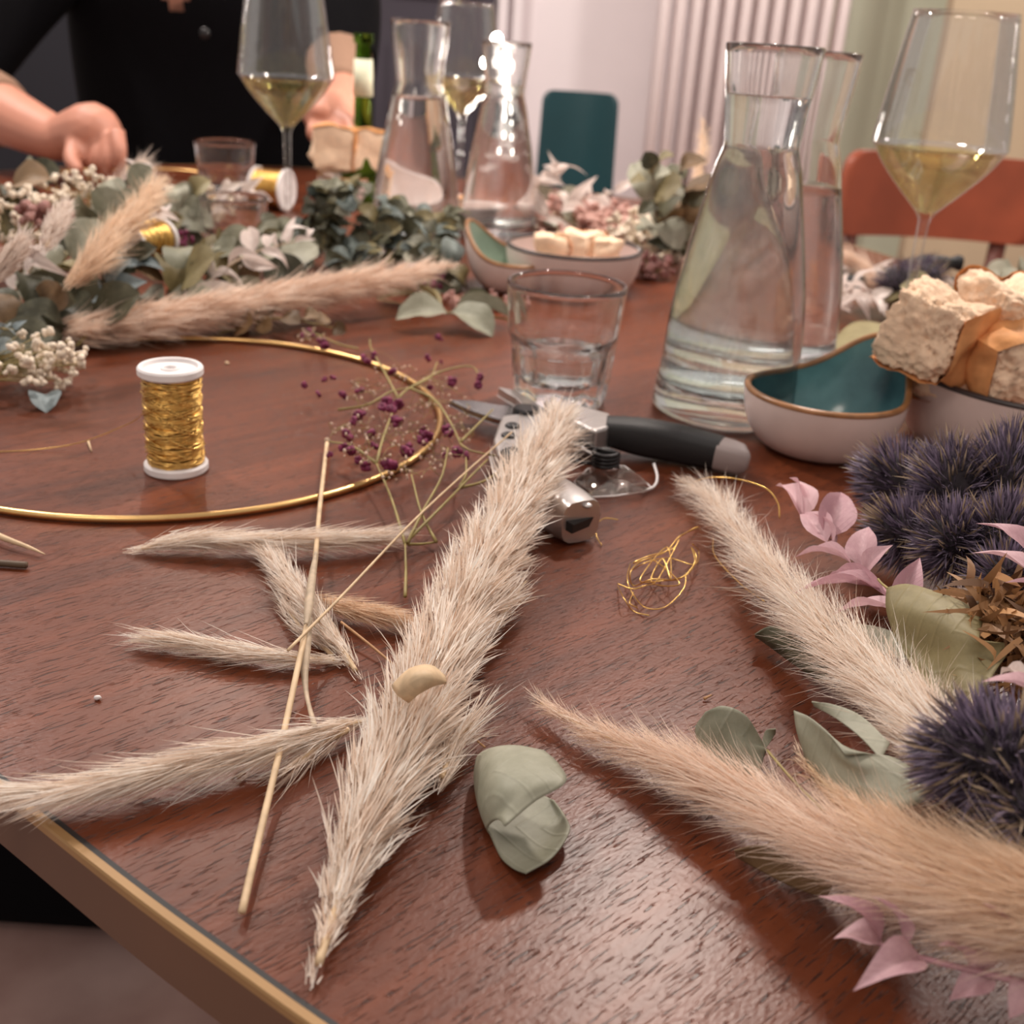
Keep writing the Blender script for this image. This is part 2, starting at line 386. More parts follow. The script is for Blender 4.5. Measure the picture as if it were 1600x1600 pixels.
def plume(label, path, tufts, tl, spread=.35, mname='plume', per=7, wfib=.0006, stem='straw', stemr=.0011, seed=1, name='pampas_plume', cat='dried grass', group=None, tipdir=1, nostem=0, fill=.75, curl=.22, wk=.74):
    """path: (px, py, height above table, full width in px) from base to tip; tufts of fine florets point to the tip"""
    rng = np.random.default_rng(seed)
    pts = [P(a, b, h) for a, b, h, w_ in path]; rr = [w_ * wk / 2 * mpp(p) for p, (a, b, h, w_) in zip(pts, path)]
    root = thing(name, label, cat, P(path[0][0], path[0][1], 0), group)
    NN = 60; cp = crom(pts, NN); rp = crom([(r, 0, 0) for r in rr], NN)
    A = np.array([tuple(p) for p in cp]); Rr = np.maximum(np.array([p.x for p in rp]), .0003)
    T = np.gradient(A, axis=0); seg = np.linalg.norm(T, axis=1); T /= seg[:, None]
    MB().tube(cp, [stemr * (1 - .6 * i / NN) for i in range(NN + 1)], 6).build('stem', stem, root)
    wgt = Rr / Rr.sum(); cdf = np.cumsum(wgt); cdf /= cdf[-1]
    i = np.clip(np.searchsorted(cdf, rng.random(tufts)), int(nostem * NN), NN)
    j = np.clip(i, 0, NN)
    up = np.array([0, 0, 1.]); s = np.cross(T[j], up); s /= np.linalg.norm(s, axis=1, keepdims=True); u = np.cross(s, T[j])
    ang = rng.random(tufts) * 2 * PI; rad_ = np.cos(ang)[:, None] * s + np.sin(ang)[:, None] * u * .8
    q = fill * np.sqrt(rng.random(tufts)); sz = Rr[j]
    b = A[j] + rad_ * (q * sz * .8)[:, None] + T[j] * rng.normal(0, .004, (tufts, 1))
    L_ = tl * rng.uniform(.6, 1.25, tufts) * np.clip(sz / max(Rr.max() * .55, 1e-4), .35, 1.0)
    b = b - T[j] * (L_ * .35)[:, None]
    d = T[j] + rad_ * (spread * (.4 + q))[:, None] + rng.normal(0, .07, (tufts, 3))
    d /= np.linalg.norm(d, axis=1, keepdims=True)
    tn = rng.random(tufts)
    B = np.repeat(b, per, 0) + rng.normal(0, 1, (tufts * per, 3)) * .0009
    Dd = np.repeat(d, per, 0) + rng.normal(0, .10, (tufts * per, 3))
    LL = np.repeat(L_, per) * rng.uniform(.55, 1.1, tufts * per)
    B = B + np.repeat(d, per, 0) * (np.repeat(L_, per) * rng.uniform(0, .35, tufts * per))[:, None]
    tt = np.clip(np.repeat(tn, per) * .6 + rng.random(tufts * per) * .5, 0, 1)
    B[:, 2] = np.maximum(B[:, 2], TZ + .0006)
    fibres('florets', root, B, Dd, LL, wfib, mname, 3, .05, curl, tt, True, seed + 7)
    return root

# ---- leaf prototypes: unit length along +X, width in Y, normal +Z
def leaf_mesh(kind, mname, bend=.15, fold=.12, seed=0, wavy=.02):
    key = (kind, mname, bend, fold, seed)
    if key in leaf_mesh.cache: return leaf_mesh.cache[key]
    rnd = random.Random(seed); nu, nv = 10, 6; v = []; f = []
    for i in range(nu + 1):
        u = i / nu
        if kind == 'round': w_ = .5 * math.sqrt(max(0, 1 - (2 * u - 1) ** 2)) * (1.0 + .1 * math.sin(PI * u)) + (.02 if 0 < i < nu else 0)
        elif kind == 'ovate': w_ = .5 * (math.sin(PI * u ** .62) ** 1.0) * (1 - .25 * u)
        else: w_ = .5 * math.sin(PI * u ** .8) ** 1.2
        for j in range(nv + 1):
            s_ = (j / nv * 2 - 1); y = s_ * w_
            z = bend * math.sin(PI * u) - bend * .8 * u * u + fold * abs(s_) * w_ * 2 * .8 - fold * (s_ * s_) * w_ * .3 + rnd.uniform(-wavy, wavy) * w_
            z += wavy * 1.5 * math.sin(u * 9 + seed) * s_ * w_ * 2
            v.append((u, y, z))
    for i in range(nu):
        for j in range(nv):
            a = i * (nv + 1) + j; f.append((a, a + 1, a + nv + 2, a + nv + 1))
    me = bpy.data.meshes.new('leaf'); me.from_pydata(v, [], f); me.materials.append(M[mname])
    me.polygons.foreach_set('use_smooth', [True] * len(f)); me.validate(); me.update()
    leaf_mesh.cache[key] = me; return me
leaf_mesh.cache = {}
def put_leaf(parent, base, tip, width, me, normal=(0, 0, 1), name='leaf', roll=0):
    base, tip = Vector(base), Vector(tip); x = tip - base; L_ = x.length; x.normalize()
    n = Vector(normal); n = n - x * n.dot(x)
    if n.length < 1e-4: n = frame(x)[1]
    n.normalize(); y = n.cross(x)
    if roll:
        q = Matrix.Rotation(roll, 3, x); n = q @ n; y = q @ y
    o = bpy.data.objects.new(name, me); C.objects.link(o)
    m = Matrix((x * L_, y * width, n * L_)).transposed().to_4x4(); m.translation = base - worldpos(parent)
    o.parent = parent; o.matrix_local = m
    return o
def sprig(label, stem_pts, leaves, mname, kind='ovate', stem='stem_green', sr=.001, name='leaf_sprig', cat='dried foliage', bend=.12, fold=.15, group=None, seed=0):
    """leaves: (base px, base py, h, tip px, tip py, h, width px[, roll])"""
    root = thing(name, label, cat, stem_pts[0] if not isinstance(stem_pts[0], tuple) else P(*stem_pts[0]), group)
    sp = [p if isinstance(p, Vector) else P(*p) for p in stem_pts]
    MB().tube(crom(sp, 18), [sr * (1 - .5 * i / 18) for i in range(19)], 6).build('stem', stem, root)
    for k, lf in enumerate(leaves):
        b = P(*lf[0:3]); t = P(*lf[3:6]); wd = lf[6] * mpp(b) * (1.3 if mname == 'lilac' else 1)
        mn = mname if len(lf) < 9 else lf[8]
        me = leaf_mesh(kind, mn, bend, fold, (k + seed) % 4)
        put_leaf(root, b, t, wd, me, roll=rad(lf[7]) if len(lf) > 7 else 0)
    return root
def auto_sprig(label, base, tip, n, size, mname, kind='round', seed=0, stem='stem_green', sr=.0012, bow=.01, name='eucalyptus_sprig', cat='dried foliage', group=None, aspect=.85, ang=60, mats=None, jitter=.35, minh=.003):
    rnd = random.Random(seed); base, tip = Vector(base), Vector(tip)
    root = thing(name, label, cat, base, group)
    mid = base.lerp(tip, .5) + Vector((rnd.uniform(-1, 1) * bow, 0, abs(bow)))
    cp = crom([base, mid, tip], 20)
    MB().tube(cp, [sr * (1 - .5 * i / 20) for i in range(21)], 5).build('stem', stem, root)
    for k in range(n):
        i = int((.08 + .92 * k / max(1, n - 1)) * 20); i = min(i, 20); p = cp[i]
        d = (cp[min(i + 1, 20)] - cp[max(i - 1, 0)]).normalized(); s_, u = frame(d)
        sgn = 1 if k % 2 else -1; a = rad(ang) * rnd.uniform(.7, 1.2); rt = rnd.uniform(-.9, .9)
        dr = d * math.cos(a) + (s_ * math.cos(rt) * sgn + u * math.sin(rt)) * math.sin(a)
        L_ = size * rnd.uniform(1 - jitter, 1 + jitter) * (1 - .35 * k / n)
        t = p + dr * L_; t.z = max(t.z, TZ + minh)
        mn = rnd.choice(mats) if mats else mname
        me = leaf_mesh(kind, mn, rnd.choice((.05, .15, .28)), rnd.choice((.1, .25)), rnd.randrange(3))
        nv = Vector((rnd.uniform(-.7, .7), rnd.uniform(-1.0, .1), rnd.uniform(.2, 1)))
        put_leaf(root, p, t, L_ * aspect * rnd.uniform(.8, 1.1), me, nv)
    return root

# ------------------------------------------------------------------ the room
def slab(name, a, b, z0, z1, th, m):
    a, b = Vector((a[0], a[1], 0)), Vector((b[0], b[1], 0)); d = (b - a); L_ = d.length; ang = math.atan2(d.y, d.x)
    R = Matrix.Rotation(ang, 3, 'Z'); c = (a + b) / 2 + R @ Vector((0, th / 2, 0)); c.z = (z0 + z1) / 2
    return struct(MB().box(c, (L_, th, z1 - z0), R).build(name, m, smooth=False))
YB = 4.15
struct(MB().box((0, 1.9, -.05), (7.2, 7.4, .1)).build('floor', 'floor', smooth=False))
xa = D(770, 100, 3.8).x; xb = D(1318, 100, 3.6).x
slab('wall_back', (-3.2, YB), (xb, YB), 0, 2.6, .1, 'wallpink')
# the right part of the room: pale green wall that steps forward beside the radiator
xg = D(1322, 100, 3.5).x
slab('wall_right', (xg, YB), (3.4, 3.55), 0, 2.6, .1, 'wallgreen')
# dark door leaf and dark recess on the back wall, left of the pale wall
xd0, xd1, xd2 = D(470, 100, 3.8).x, D(585, 100, 3.8).x, D(768, 100, 3.8).x
d = MB().box(((xd1 + xd2) / 2, YB - .03, 1.05), (xd2 - xd1, .05, 2.1)).build('door_1', 'walldark', smooth=False); struct(d)
MB().box(((xd1 + xd2) / 2, YB - .06, 1.5), (xd2 - xd1 - .1, .02, .9)).build('panel', 'walldark', d, False)
MB().box(((xd1 + xd2) / 2, YB - .06, .55), (xd2 - xd1 - .1, .02, .7)).build('panel', 'walldark', d, False)
d = MB().box(((xd0 + xd1) / 2 - .6, YB - .02, 1.1), (xd1 - xd0 + 1.2, .03, 2.2)).build('door_2', 'walldk2', smooth=False); struct(d)
for k in range(2):
    MB().box((xd2 + .03 + k * .05, YB - .03, 1.1), (.03, .06, 2.2)).build('trim_1' if k == 0 else 'trim_2', 'wallpink', smooth=False)
for o in list(C.objects):
    if o.name.startswith('trim_'): struct(o)
# beige panel at the far right
xr0 = D(1470, 80, 3.35).x
pb = D(1470, 80, 3.35)
o = MB().box((xr0 + .6, pb.y, 1.2), (1.2, .06, 2.4)).build('trim_3', 'beige', smooth=False); struct(o)
# radiator
r0, r1 = D(1012, 150, 3.62), D(1308, 150, 3.62)
rad_o = thing('column_radiator', 'tall cream column radiator on the back wall behind the carafes', 'radiator', (r0.x, r0.y, .12))
nc = 12; step = (r1.x - r0.x) / nc
for k in range(nc):
    x = r0.x + (k + .5) * step
    m = MB()
    for yy in (0, .055): m.tube([(x, r0.y + yy, .17), (x, r0.y + yy, 1.86)], step * .33, 8)
    m.tube([(x, r0.y - .01, 1.86), (x, r0.y + .027, 1.90), (x, r0.y + .065, 1.86)], step * .34, 8)
    m.tube([(x, r0.y - .01, .17), (x, r0.y + .027, .14), (x, r0.y + .065, .17)], step * .34, 8)
    m.build('column', 'radiator', rad_o)
m = MB()
for z in (.2, 1.82): m.tube([(r0.x, r0.y + .03, z), (r1.x, r0.y + .03, z)], .022, 8)
m.build('header_pipe', 'radiator', rad_o)

# ------------------------------------------------------------------ the table
out = [(-.1575, .2870), (-.0795, .2305), (.0, .181), (.11, .140), (.27, .135), (.42, .24), (.54, .45), (.58, .75),
       (.56, 1.05), (.485, 1.33), (.33, 1.62), (.07, 1.83), (-.25, 1.90), (-.55, 1.83), (-.78, 1.60), (-.87, 1.28), (-.84, .98), (-.74, .74), (-.56, .55), (-.35, .425), (-.24, .348)]
nO = len(out); ring = []
for i in range(nO):
    p0, p1, p2, p3 = [Vector((*out[(i + k) % nO], 0)) for k in (-1, 0, 1, 2)]
    for k in range(8):
        t = k / 8; ring.append(.5 * (2 * p1 + (p2 - p0) * t + (2 * p0 - 5 * p1 + 4 * p2 - p3) * t * t + (3 * p1 - p0 - 3 * p2 + p3) * t ** 3))
nR = len(ring); nrm = []
for i in range(nR):
    t = (ring[(i + 1) % nR] - ring[i - 1]).normalized(); nrm.append(Vector((t.y, -t.x, 0)))
def rg(off, z): return [Vector((p.x + n.x * off, p.y + n.y * off, z)) for p, n in zip(ring, nrm)]
def band(rings, name, m, parent, smooth=True):
    mb = MB(); v = [p for r in rings for p in r]; f = []
    for a in range(len(rings) - 1):
        for k in range(nR): f.append((a * nR + k, a * nR + (k + 1) % nR, (a + 1) * nR + (k + 1) % nR, (a + 1) * nR + k))
    return mb.add(v, f).build(name, m, parent, smooth)
table = thing('dining_table', 'large oval dark wooden table with a thin brass-coloured edge strip', 'table', (-.12, 1.0, 0))
mb = MB(); top = rg(-.0045, TZ); bot = rg(-.0045, TZ - .02)
mb.add(top + bot, [tuple(range(nR)), tuple(range(nR, 2 * nR))[::-1]] + [(k, nR + k, nR + (k + 1) % nR, (k + 1) % nR) for k in range(nR)])
mb.build('tabletop', 'wood', table, False)
band([rg(-.0048, TZ - .01), rg(-.0048, TZ + .0002), rg(-.0030, TZ + .0002), rg(-.0030, TZ - .01)], 'joint', 'under', table, False)
band([rg(-.0030, TZ - .01), rg(-.0030, TZ + .0003), rg(-.0005, TZ + .0003), rg(.0, TZ - .0004), rg(.0, TZ - .003)], 'edge_strip', 'brass', table, False)
band([rg(.0, TZ - .003), rg(0, TZ - .024), rg(-.002, TZ - .027), rg(-.04, TZ - .027)], 'side_band', 'edge', table, False)
mb = MB(); a = rg(-.03, TZ - .03); mb.add(a, [tuple(range(nR))[::-1]]).build('underside', 'under', table, False)
for sx, sy in ((-.45, .6), (-.65, 1.5), (.35, .55), (.2, 1.4)):
    MB().tube([(sx, sy, 0), (sx, sy, TZ - .03)], [.022, .034], 16).build('leg', 'under', table)
# black bag on the floor under the near edge
q = P(60, 1478, -TZ)
st = thing('black_bag', 'black bag on the floor below the table edge at the lower left', 'bag', (q.x, q.y + .12, 0))
MB().box((q.x - .12, q.y + .12, .17), (.62, .24, .34)).build('body', 'topblack', st, True, .05)
MB().tube(crom([(q.x - .2, q.y + .12, .33), (q.x - .18, q.y + .12, .43), (q.x - .02, q.y + .12, .43), (q.x + .0, q.y + .12, .33)], 16), .01, 8).build('handle', 'topblack', st)

# ------------------------------------------------------------------ chairs
def bent_sheet(w_, h, th, curve, corner, nx=14, nz=18, taper=0):
    """upright sheet in XZ, centred on x, from z 0 to h, rounded corners, bowed in y"""
    v = []; f = []
    for side in (0, 1):
        for j in range(nz + 1):
            for i in range(nx + 1):
                u = i / nx * 2 - 1; t = .5 - .5 * math.cos(PI * j / nz); z = t * h
                hw = w_ / 2 * (1 - taper * t)
                dz = min(z, h - z)
                if dz < corner: hw -= corner - math.sqrt(max(0, corner ** 2 - (corner - dz) ** 2))
                v.append((u * hw, curve * (1 - (u * hw / (w_ / 2)) ** 2) + side * th, z))
    N_ = (nx + 1) * (nz + 1)
    for j in range(nz):
        for i in range(nx):
            a = j * (nx + 1) + i; f.append((a, a + 1, a + nx + 2, a + nx + 1)); f.append((a + N_, a + N_ + nx + 1, a + N_ + nx + 2, a + N_ + 1))
    for i in range(nx):
        f.append((i, i + N_, i + 1 + N_, i + 1)); a = nz * (nx + 1) + i; f.append((a, a + 1, a + 1 + N_, a + N_))
    for j in range(nz):
        a = j * (nx + 1); f.append((a, a + nx + 1, a + nx + 1 + N_, a + N_)); a += nx; f.append((a, a + N_, a + nx + 1 + N_, a + nx + 1))
    return v, f
def chair(name, label, top_l, top_r, t, zbot, m_back, m_leg, curve, corner, seat_z=.45, slab_h=None, th=.012, rot=0):
    a, b = D(*top_l, t), D(*top_r, t); c = (a + b) / 2; w_ = (b - a).length; ztop = c.z
    root = thing(name, label, 'chair', (c.x, c.y, 0))
    R = Matrix.Rotation(rot, 3, 'Z')
    h = slab_h or (ztop - zbot)
    v, f = bent_sheet(w_, h, th, curve, corner, taper=.06)
    MB().add([R @ Vector(p) + Vector((c.x, c.y, ztop - h)) for p in v], f).build('backrest', m_back, root)
    dirn = R @ Vector((0, -1, 0))
    cen = Vector((c.x, c.y, seat_z)) + (R @ Vector((0, -.21, 0))) * (1 if t > 3 else -1)
    MB().box(cen, (w_ * 1.05, .40, .03), R).build('seat', m_back, root, False, .012)
    s = 1 if t > 3 else -1
    for sx in (-1, 1):
        x_ = sx * w_ * .37
        p0 = Vector((c.x, c.y, 0)) + R @ Vector((x_, s * .0 + (.05), 0)); p1 = p0.copy(); p1.z = ztop - h * .45
        MB().tube([p0, p1], .013 if m_leg == 'chrome' else .017, 8).build('leg', m_leg, root)
        p0 = Vector((c.x, c.y, 0)) + R @ Vector((x_, -s * .38, 0)); p1 = p0.copy(); p1.z = seat_z
        MB().tube([p0, p1], .013 if m_leg == 'chrome' else .017, 8).build('leg', m_leg, root)
    return root
chair('plastic_chair', 'teal moulded plastic chair with rounded back against the pale wall', (845, 142), (972, 146), 3.3, .45, 'tealchair', 'chrome', .03, .03, slab_h=.36)
chair('wooden_chair', 'orange-brown wooden chair with curved back rail behind the right wine glass', (1318, 228), (1655, 262), 2.05, .5, 'orangewood', 'darkwood', .05, .03, slab_h=.155, th=.018, rot=rad(3))

# ------------------------------------------------------------------ person
def skin_mesh(name, verts, edges, radii, m, parent, levels=2, root=0):
    off = worldpos(parent); me = bpy.data.meshes.new(name)
    me.from_pydata([tuple(Vector(v) - off) for v in verts], edges, []); me.materials.append(M[m])
    o = bpy.data.objects.new(name, me); C.objects.link(o); o.parent = parent
    sk = o.modifiers.new('skin', 'SKIN'); sk.use_smooth_shade = True
    lay = me.skin_vertices[0].data if me.skin_vertices else None
    if lay is None:
        bpy.context.view_layer.objects.active = o
        me.attributes.new; lay = me.skin_vertices[0].data
    for i, r in enumerate(radii):
        lay[i].radius = (r, r) if not isinstance(r, tuple) else r
        lay[i].use_root = (i == root)
    sb = o.modifiers.new('sub', 'SUBSURF'); sb.levels = levels; sb.render_levels = levels
    return o
def limb(mb, pts, rs, n=16, seg=16):
    cp = crom(pts, seg); rp = crom([(r, 0, 0) for r in rs], seg); mb.tube(cp, [max(p.x, .002) for p in rp], n)
def make_person():
    t = 1.78
    c = D(300, 120, t)                     # breast bone
    root = thing('person', 'person in a black v-neck top and taupe cardigan arranging dried flowers at far left', 'person', (c.x, c.y + .05, 0))
    bx, by = c.x, c.y + .10
    # body: neck, head, chest core and both forearms with hands, remeshed into one surface
    mb = MB()
    prof = [(0, .60, .15, .11), (0, .75, .145, .105), (0, .9, .15, .11), (0, 1.0, .17, .13), (-.01, 1.08, .17, .13), (0, 1.16, .165, .11), (0, 1.22, .10, .075), (0, 1.25, .062, .06), (0, 1.31, .058, .058), (-.005, 1.34, .066, .075), (-.01, 1.40, .078, .092), (-.01, 1.47, .080, .098), (0, 1.53, .068, .085), (.0, 1.565, .03, .04)]
    v = []; f = []; n = 20
    for (dy, z, rx, ry) in prof:
        for k in range(n):
            a = 2 * PI * k / n; v.append((bx + rx * math.cos(a), by + dy + ry * math.sin(a), z))
    for i in range(len(prof) - 1):
        for k in range(n): f.append((i * n + k, i * n + (k + 1) % n, (i + 1) * n + (k + 1) % n, (i + 1) * n + k))
    f.append(tuple(range(n))[::-1]); f.append(tuple((len(prof) - 1) * n + k for k in range(n)))
    mb.add(v, f)
    mb.ball((bx, by - .10, 1.425), .016, 8, 6, (1, 1.1, 1.5))           # nose
    for s in (-1, 1): mb.ball((bx + s * .08, by - .01, 1.43), .022, 8, 6, (.4, .8, 1.4))   # ears
    mb.ball((bx, by - .088, 1.385), .02, 8, 5, (1.2, .6, .4))           # lips
    # left-of-picture arm
    S1 = Vector((bx - .19, by, 1.14)); E1 = D(-100, 130, 1.62); W1 = D(85, 215, 1.50); K1 = D(150, 205, 1.47)
    limb(mb, [S1, S1.lerp(E1, .5), E1], [.055, .05, .045])
    limb(mb, [E1, E1.lerp(W1, .5), W1, W1.lerp(K1, .4)], [.045, .043, .030, .028])
    # palm and fingers, fingertips pointing down to the flowers
    limb(mb, [W1.lerp(K1, .1), W1.lerp(K1, .6), K1, D(176, 222, 1.47)], [.026, .034, .036, .022], 14, 8)
    for k, (ax, ay, bx_, by_, cx_, cy_) in enumerate([(142, 212, 132, 240, 128, 262), (158, 214, 150, 246, 146, 270), (172, 214, 168, 246, 165, 272), (182, 206, 188, 238, 188, 266)]):
        tt = 1.465 - .006 * k
        limb(mb, [D(ax, ay, tt), D(bx_, by_, tt - .01), D(cx_, cy_, tt)], [.0115, .0095, .007], 8, 8)
    limb(mb, [D(120, 222, 1.46), D(112, 248, 1.44), D(124, 268, 1.43)], [.014, .011, .008], 8, 8)   # thumb
    # right-of-picture arm
    S2 = Vector((bx + .19, by, 1.14)); E2 = D(530, 95, 1.72); W2 = D(535, 160, 1.55); K2 = D(512, 186, 1.50)
    limb(mb, [S2, S2.lerp(E2, .5), E2], [.055, .05, .045])
    limb(mb, [E2, W2, K2], [.044, .030, .027])
    limb(mb, [W2, K2, D(505, 200, 1.49)], [.026, .034, .024], 14, 8)
    for k, (ax, ay, bx_, by_, cx_, cy_) in enumerate([(498, 188, 488, 206, 496, 222), (508, 194, 500, 214, 508, 228), (520, 196, 514, 218, 520, 230), (530, 190, 532, 212, 530, 226)]):
        tt = 1.49 - .005 * k
        limb(mb, [D(ax, ay, tt), D(bx_, by_, tt - .01), D(cx_, cy_, tt)], [.0115, .0095, .007], 8, 8)
    limb(mb, [D(532, 184, 1.48), D(550, 198, 1.46), D(546, 214, 1.45)], [.014, .011, .008], 8, 8)
    body = mb.build('body', 'skin', root)
    rm = body.modifiers.new('remesh', 'REMESH'); rm.mode = 'VOXEL'; rm.voxel_size = .0035; rm.use_smooth_shade = True
    sm = body.modifiers.new('smooth', 'SMOOTH'); sm.iterations = 4; sm.factor = .5
    for s in (-1, 1):
        eye = MB().ball((bx + s * .032, by - .092, 1.45), .012, 10, 6).build('eye', 'white_pl', root)
        MB().ball((bx + s * .032, by - .1015, 1.45), .005, 8, 5).build('iris', 'hair', eye)
    # black top with a V neckline: body of revolution widened, front cut to a V
    v = []; f = []; n = 128; rows = 80
    for j in range(rows + 1):
        tj = j / rows; z = .62 + tj * .60
        rx = .19 + .035 * math.sin(PI * tj); ry = .135 + .035 * math.exp(-((z - 1.02) / .09) ** 2)
        if z > 1.12: k_ = (z - 1.12) / .1; rx *= 1 - .28 * k_ * k_; ry *= 1 - .35 * k_
        for k in range(n): a = 2 * PI * k / n; v.append((bx + rx * math.cos(a), by + ry * math.sin(a), z))
    vn = D(295, 30, t - .16).z
    for j in range(rows):
        for k in range(n):
            ids = (j * n + k, j * n + (k + 1) % n, (j + 1) * n + (k + 1) % n, (j + 1) * n + k)
            cx = sum(v[i][0] for i in ids) / 4 - bx; cy = sum(v[i][1] for i in ids) / 4 - by; cz = sum(v[i][2] for i in ids) / 4
            if cy < 0 and abs(cx + .0) < (cz - vn) * .62: continue
            f.append(ids)
    MB().add(v, f).build('black_top', 'topblack', root)['label'] = 'black v-neck top'
    MB().ball(D(320, 52, t - .17), .008, 10, 6, (1, .5, 1)).build('button', 'blackm', root)
    # black upper sleeves, taupe cuffs below the elbow
    mb = MB(); limb(mb, [S1 + Vector((.05, 0, .0)), S1.lerp(E1, .5), E1, E1.lerp(W1, .08)], [.075, .08, .070, .05], 20, 20)
    mb.build('upper_sleeve', 'topblack', root)
    mb = MB(); limb(mb, [S2 + Vector((-.05, 0, .0)), S2.lerp(E2, .5), E2, E2.lerp(W2, .08)], [.075, .075, .060, .05], 20, 20)
    mb.build('upper_sleeve', 'topblack', root)
    mb = MB(); limb(mb, [E1.lerp(W1, -.05), E1.lerp(W1, .25), E1.lerp(W1, .5), E1.lerp(W1, .58)], [.050, .056, .052, .046], 20, 20)
    mb.build('cuff', 'taupe', root)['label'] = 'taupe sleeve pushed up the forearm'
    mb = MB(); limb(mb, [E2.lerp(W2, -.1), E2.lerp(W2, .4), E2.lerp(W2, .85)], [.052, .048, .038], 20, 20)
    mb.build('cuff', 'taupe', root)['label'] = 'taupe sleeve ending at the wrist'
    mb = MB(); mb.ball((bx, by + .012, 1.49), .105, 24, 14, (.92, 1.02, .95)); mb.ball((bx, by + .045, 1.36), .095, 20, 12, (.95, .7, 1.4))
    h = mb.build('hair', 'hair', root)
    h.location.z += .012; h.location.y += .022
    # thighs under the table
    mb = MB()
    for s in (-1, 1): limb(mb, [(bx + s * .09, by, .58), (bx + s * .11, by - .22, .585), (bx + s * .12, by - .40, .55), (bx + s * .12, by - .40, .08)], [.09, .08, .06, .05], 14, 16)
    mb.build('trousers', 'topblack', root)
    ch = thing('side_chair', 'dark chair the person in black is sitting on', 'chair', (bx, by + .1, 0))
    MB().box((bx, by - .02, .47), (.42, .42, .035)).build('seat', 'under', ch, False, .01)
    MB().box((bx, by + .20, .72), (.40, .03, .36)).build('backrest', 'under', ch, False, .012)
    for sx in (-.18, .18):
        for sy in (-.2, .18): MB().tube([(bx + sx, by + sy, 0), (bx + sx, by + sy, .46)], .014, 8).build('leg', 'under', ch)
make_person()

# ------------------------------------------------------------------ glassware
def interp(prof, z):
    for (r0, z0), (r1, z1) in zip(prof, prof[1:]):
        if z0 <= z <= z1: return r0 + (r1 - r0) * (z - z0) / max(1e-9, z1 - z0)
    return prof[-1][0]
def smooth_prof(pr, n=40):
    cp = crom([(r, z, 0) for r, z in pr], n); return [(max(p.x, 0.0), p.y) for p in cp]
def carafe(base, label, scale=1.0, fill=.88, group='water carafes on the table', ref=None):
    b = Vector(base); k = mpp(P(1130, 640)) if ref is None else ref
    # outer profile measured on the nearest carafe: (half width px, px row)
    b0 = P(1130, 640)
    rows = [(112, 636), (111, 610), (107, 564), (103, 481), (91, 394), (78, 320), (69, 268), (60, 236), (59, 222), (64, 175), (71, 125), (77, 72)]
    out_ = [(w_ * mpp(b0) * (1 - .00 * 1) , hat(b0, y)) for w_, y in rows]
    out_[0] = (out_[0][0], .003)
    # perspective: the upper part stands nearer in depth terms
    out_ = [(w_ * (dep(b0 + Vector((0, 0, z))) / dep(b0)) * scale, z * scale) for (w_, z) in out_]
    o_ = smooth_prof(out_, 44); th = .0026 * scale
    H_ = o_[-1][1]; floor_ = .016 * scale
    inner = [(max(r - th, .001), z) for r, z in o_ if z > floor_ + .004]
    prof = [(0, .004 * scale), (o_[0][0] * .75, .0015), (o_[0][0] - .004, 0)] + o_ + [(o_[-1][0] - th / 2, H_ + .001)] + inner[::-1] + [(inner[0][0] * .8, floor_ + .001), (0, floor_)]
    root = thing('water_carafe', label, 'carafe', b, group)
    MB().lathe(prof, b, 64).build('glass', 'glass', root)
    zt = H_ * fill
    wp = [(0, floor_ + .0005), (inner[0][0] * .8, floor_ + .0015)] + [(r + .0003, z) for r, z in inner if z < zt] + [(interp(inner, zt), zt), (0, zt)]
    MB().lathe(wp, b, 48).build('water', 'water', root)
    return root
bc = P(1130, 640)
carafe(bc, 'nearest tall glass carafe full of water, beside the white-rimmed teal dipping bowl')
carafe(P(1200, 586), 'second glass carafe close behind the nearest one', .99, .62)
carafe(P(648, 398), 'glass carafe with a dark background behind it, left of the back wine glass', 1.0, .70)
carafe(P(776, 372), 'glass carafe with glittering lights in front of the pale wall', .93, .80)

def wine_glass(base, label, scale=1.0, ref=None):
    b = Vector(base); b0 = P(1393, 592); m0 = mpp(b0)
    rows = [(101, 232), (104, 222), (97, 160), (88, 90), (78, 18)]
    up = [(w_ * mpp(b0 + Vector((0, 0, .2))) * scale, hat(b0, y) * scale) for w_, y in rows]
    zc = hat(b0, 337) * scale; s = scale
    cone = [(.0042 * s, zc - .012 * s), (.006 * s, zc), (.022 * s, zc + .017 * s), (up[0][0] * .80, up[0][1] - .014 * s)]
    bowl = cone + up; bowl = smooth_prof(bowl, 40)
    outer = [(.036 * s, 0), (.0365 * s, .001), (.02 * s, .003), (.006 * s, .007), (.0036 * s, .02 * s), (.0034 * s, zc * .6)] + bowl
    inner = [(max(r - .0009, .0005), z) for r, z in bowl if z > zc + .001]
    prof = [(0, .001)] + outer + inner[::-1] + [(0, zc + .001)]
    root = thing('wine_glass', label, 'wine glass', b, 'stemmed wine glasses')
    MB().lathe(prof, b, 64).build('glass', 'thin', root)
    zt = up[0][1] - .002 * s
    wp = [(0, zc + .0015)] + [(r, z) for r, z in [(max(r - .0012, .0004), z) for r, z in bowl if z > zc + .002] if z < zt] + [(interp(inner, zt) - .0004, zt), (0, zt)]
    MB().lathe(wp, b, 48).build('wine', 'wine', root)
    return root
wine_glass(P(1393, 592), 'tall wine glass with white wine in front of the orange wooden chair')
wine_glass(P(452, 395), 'tall wine glass with white wine in front of the person in black', 1.0)
wine_glass(P(716, 330), 'back wine glass with a little white wine, between the two far carafes', .98)

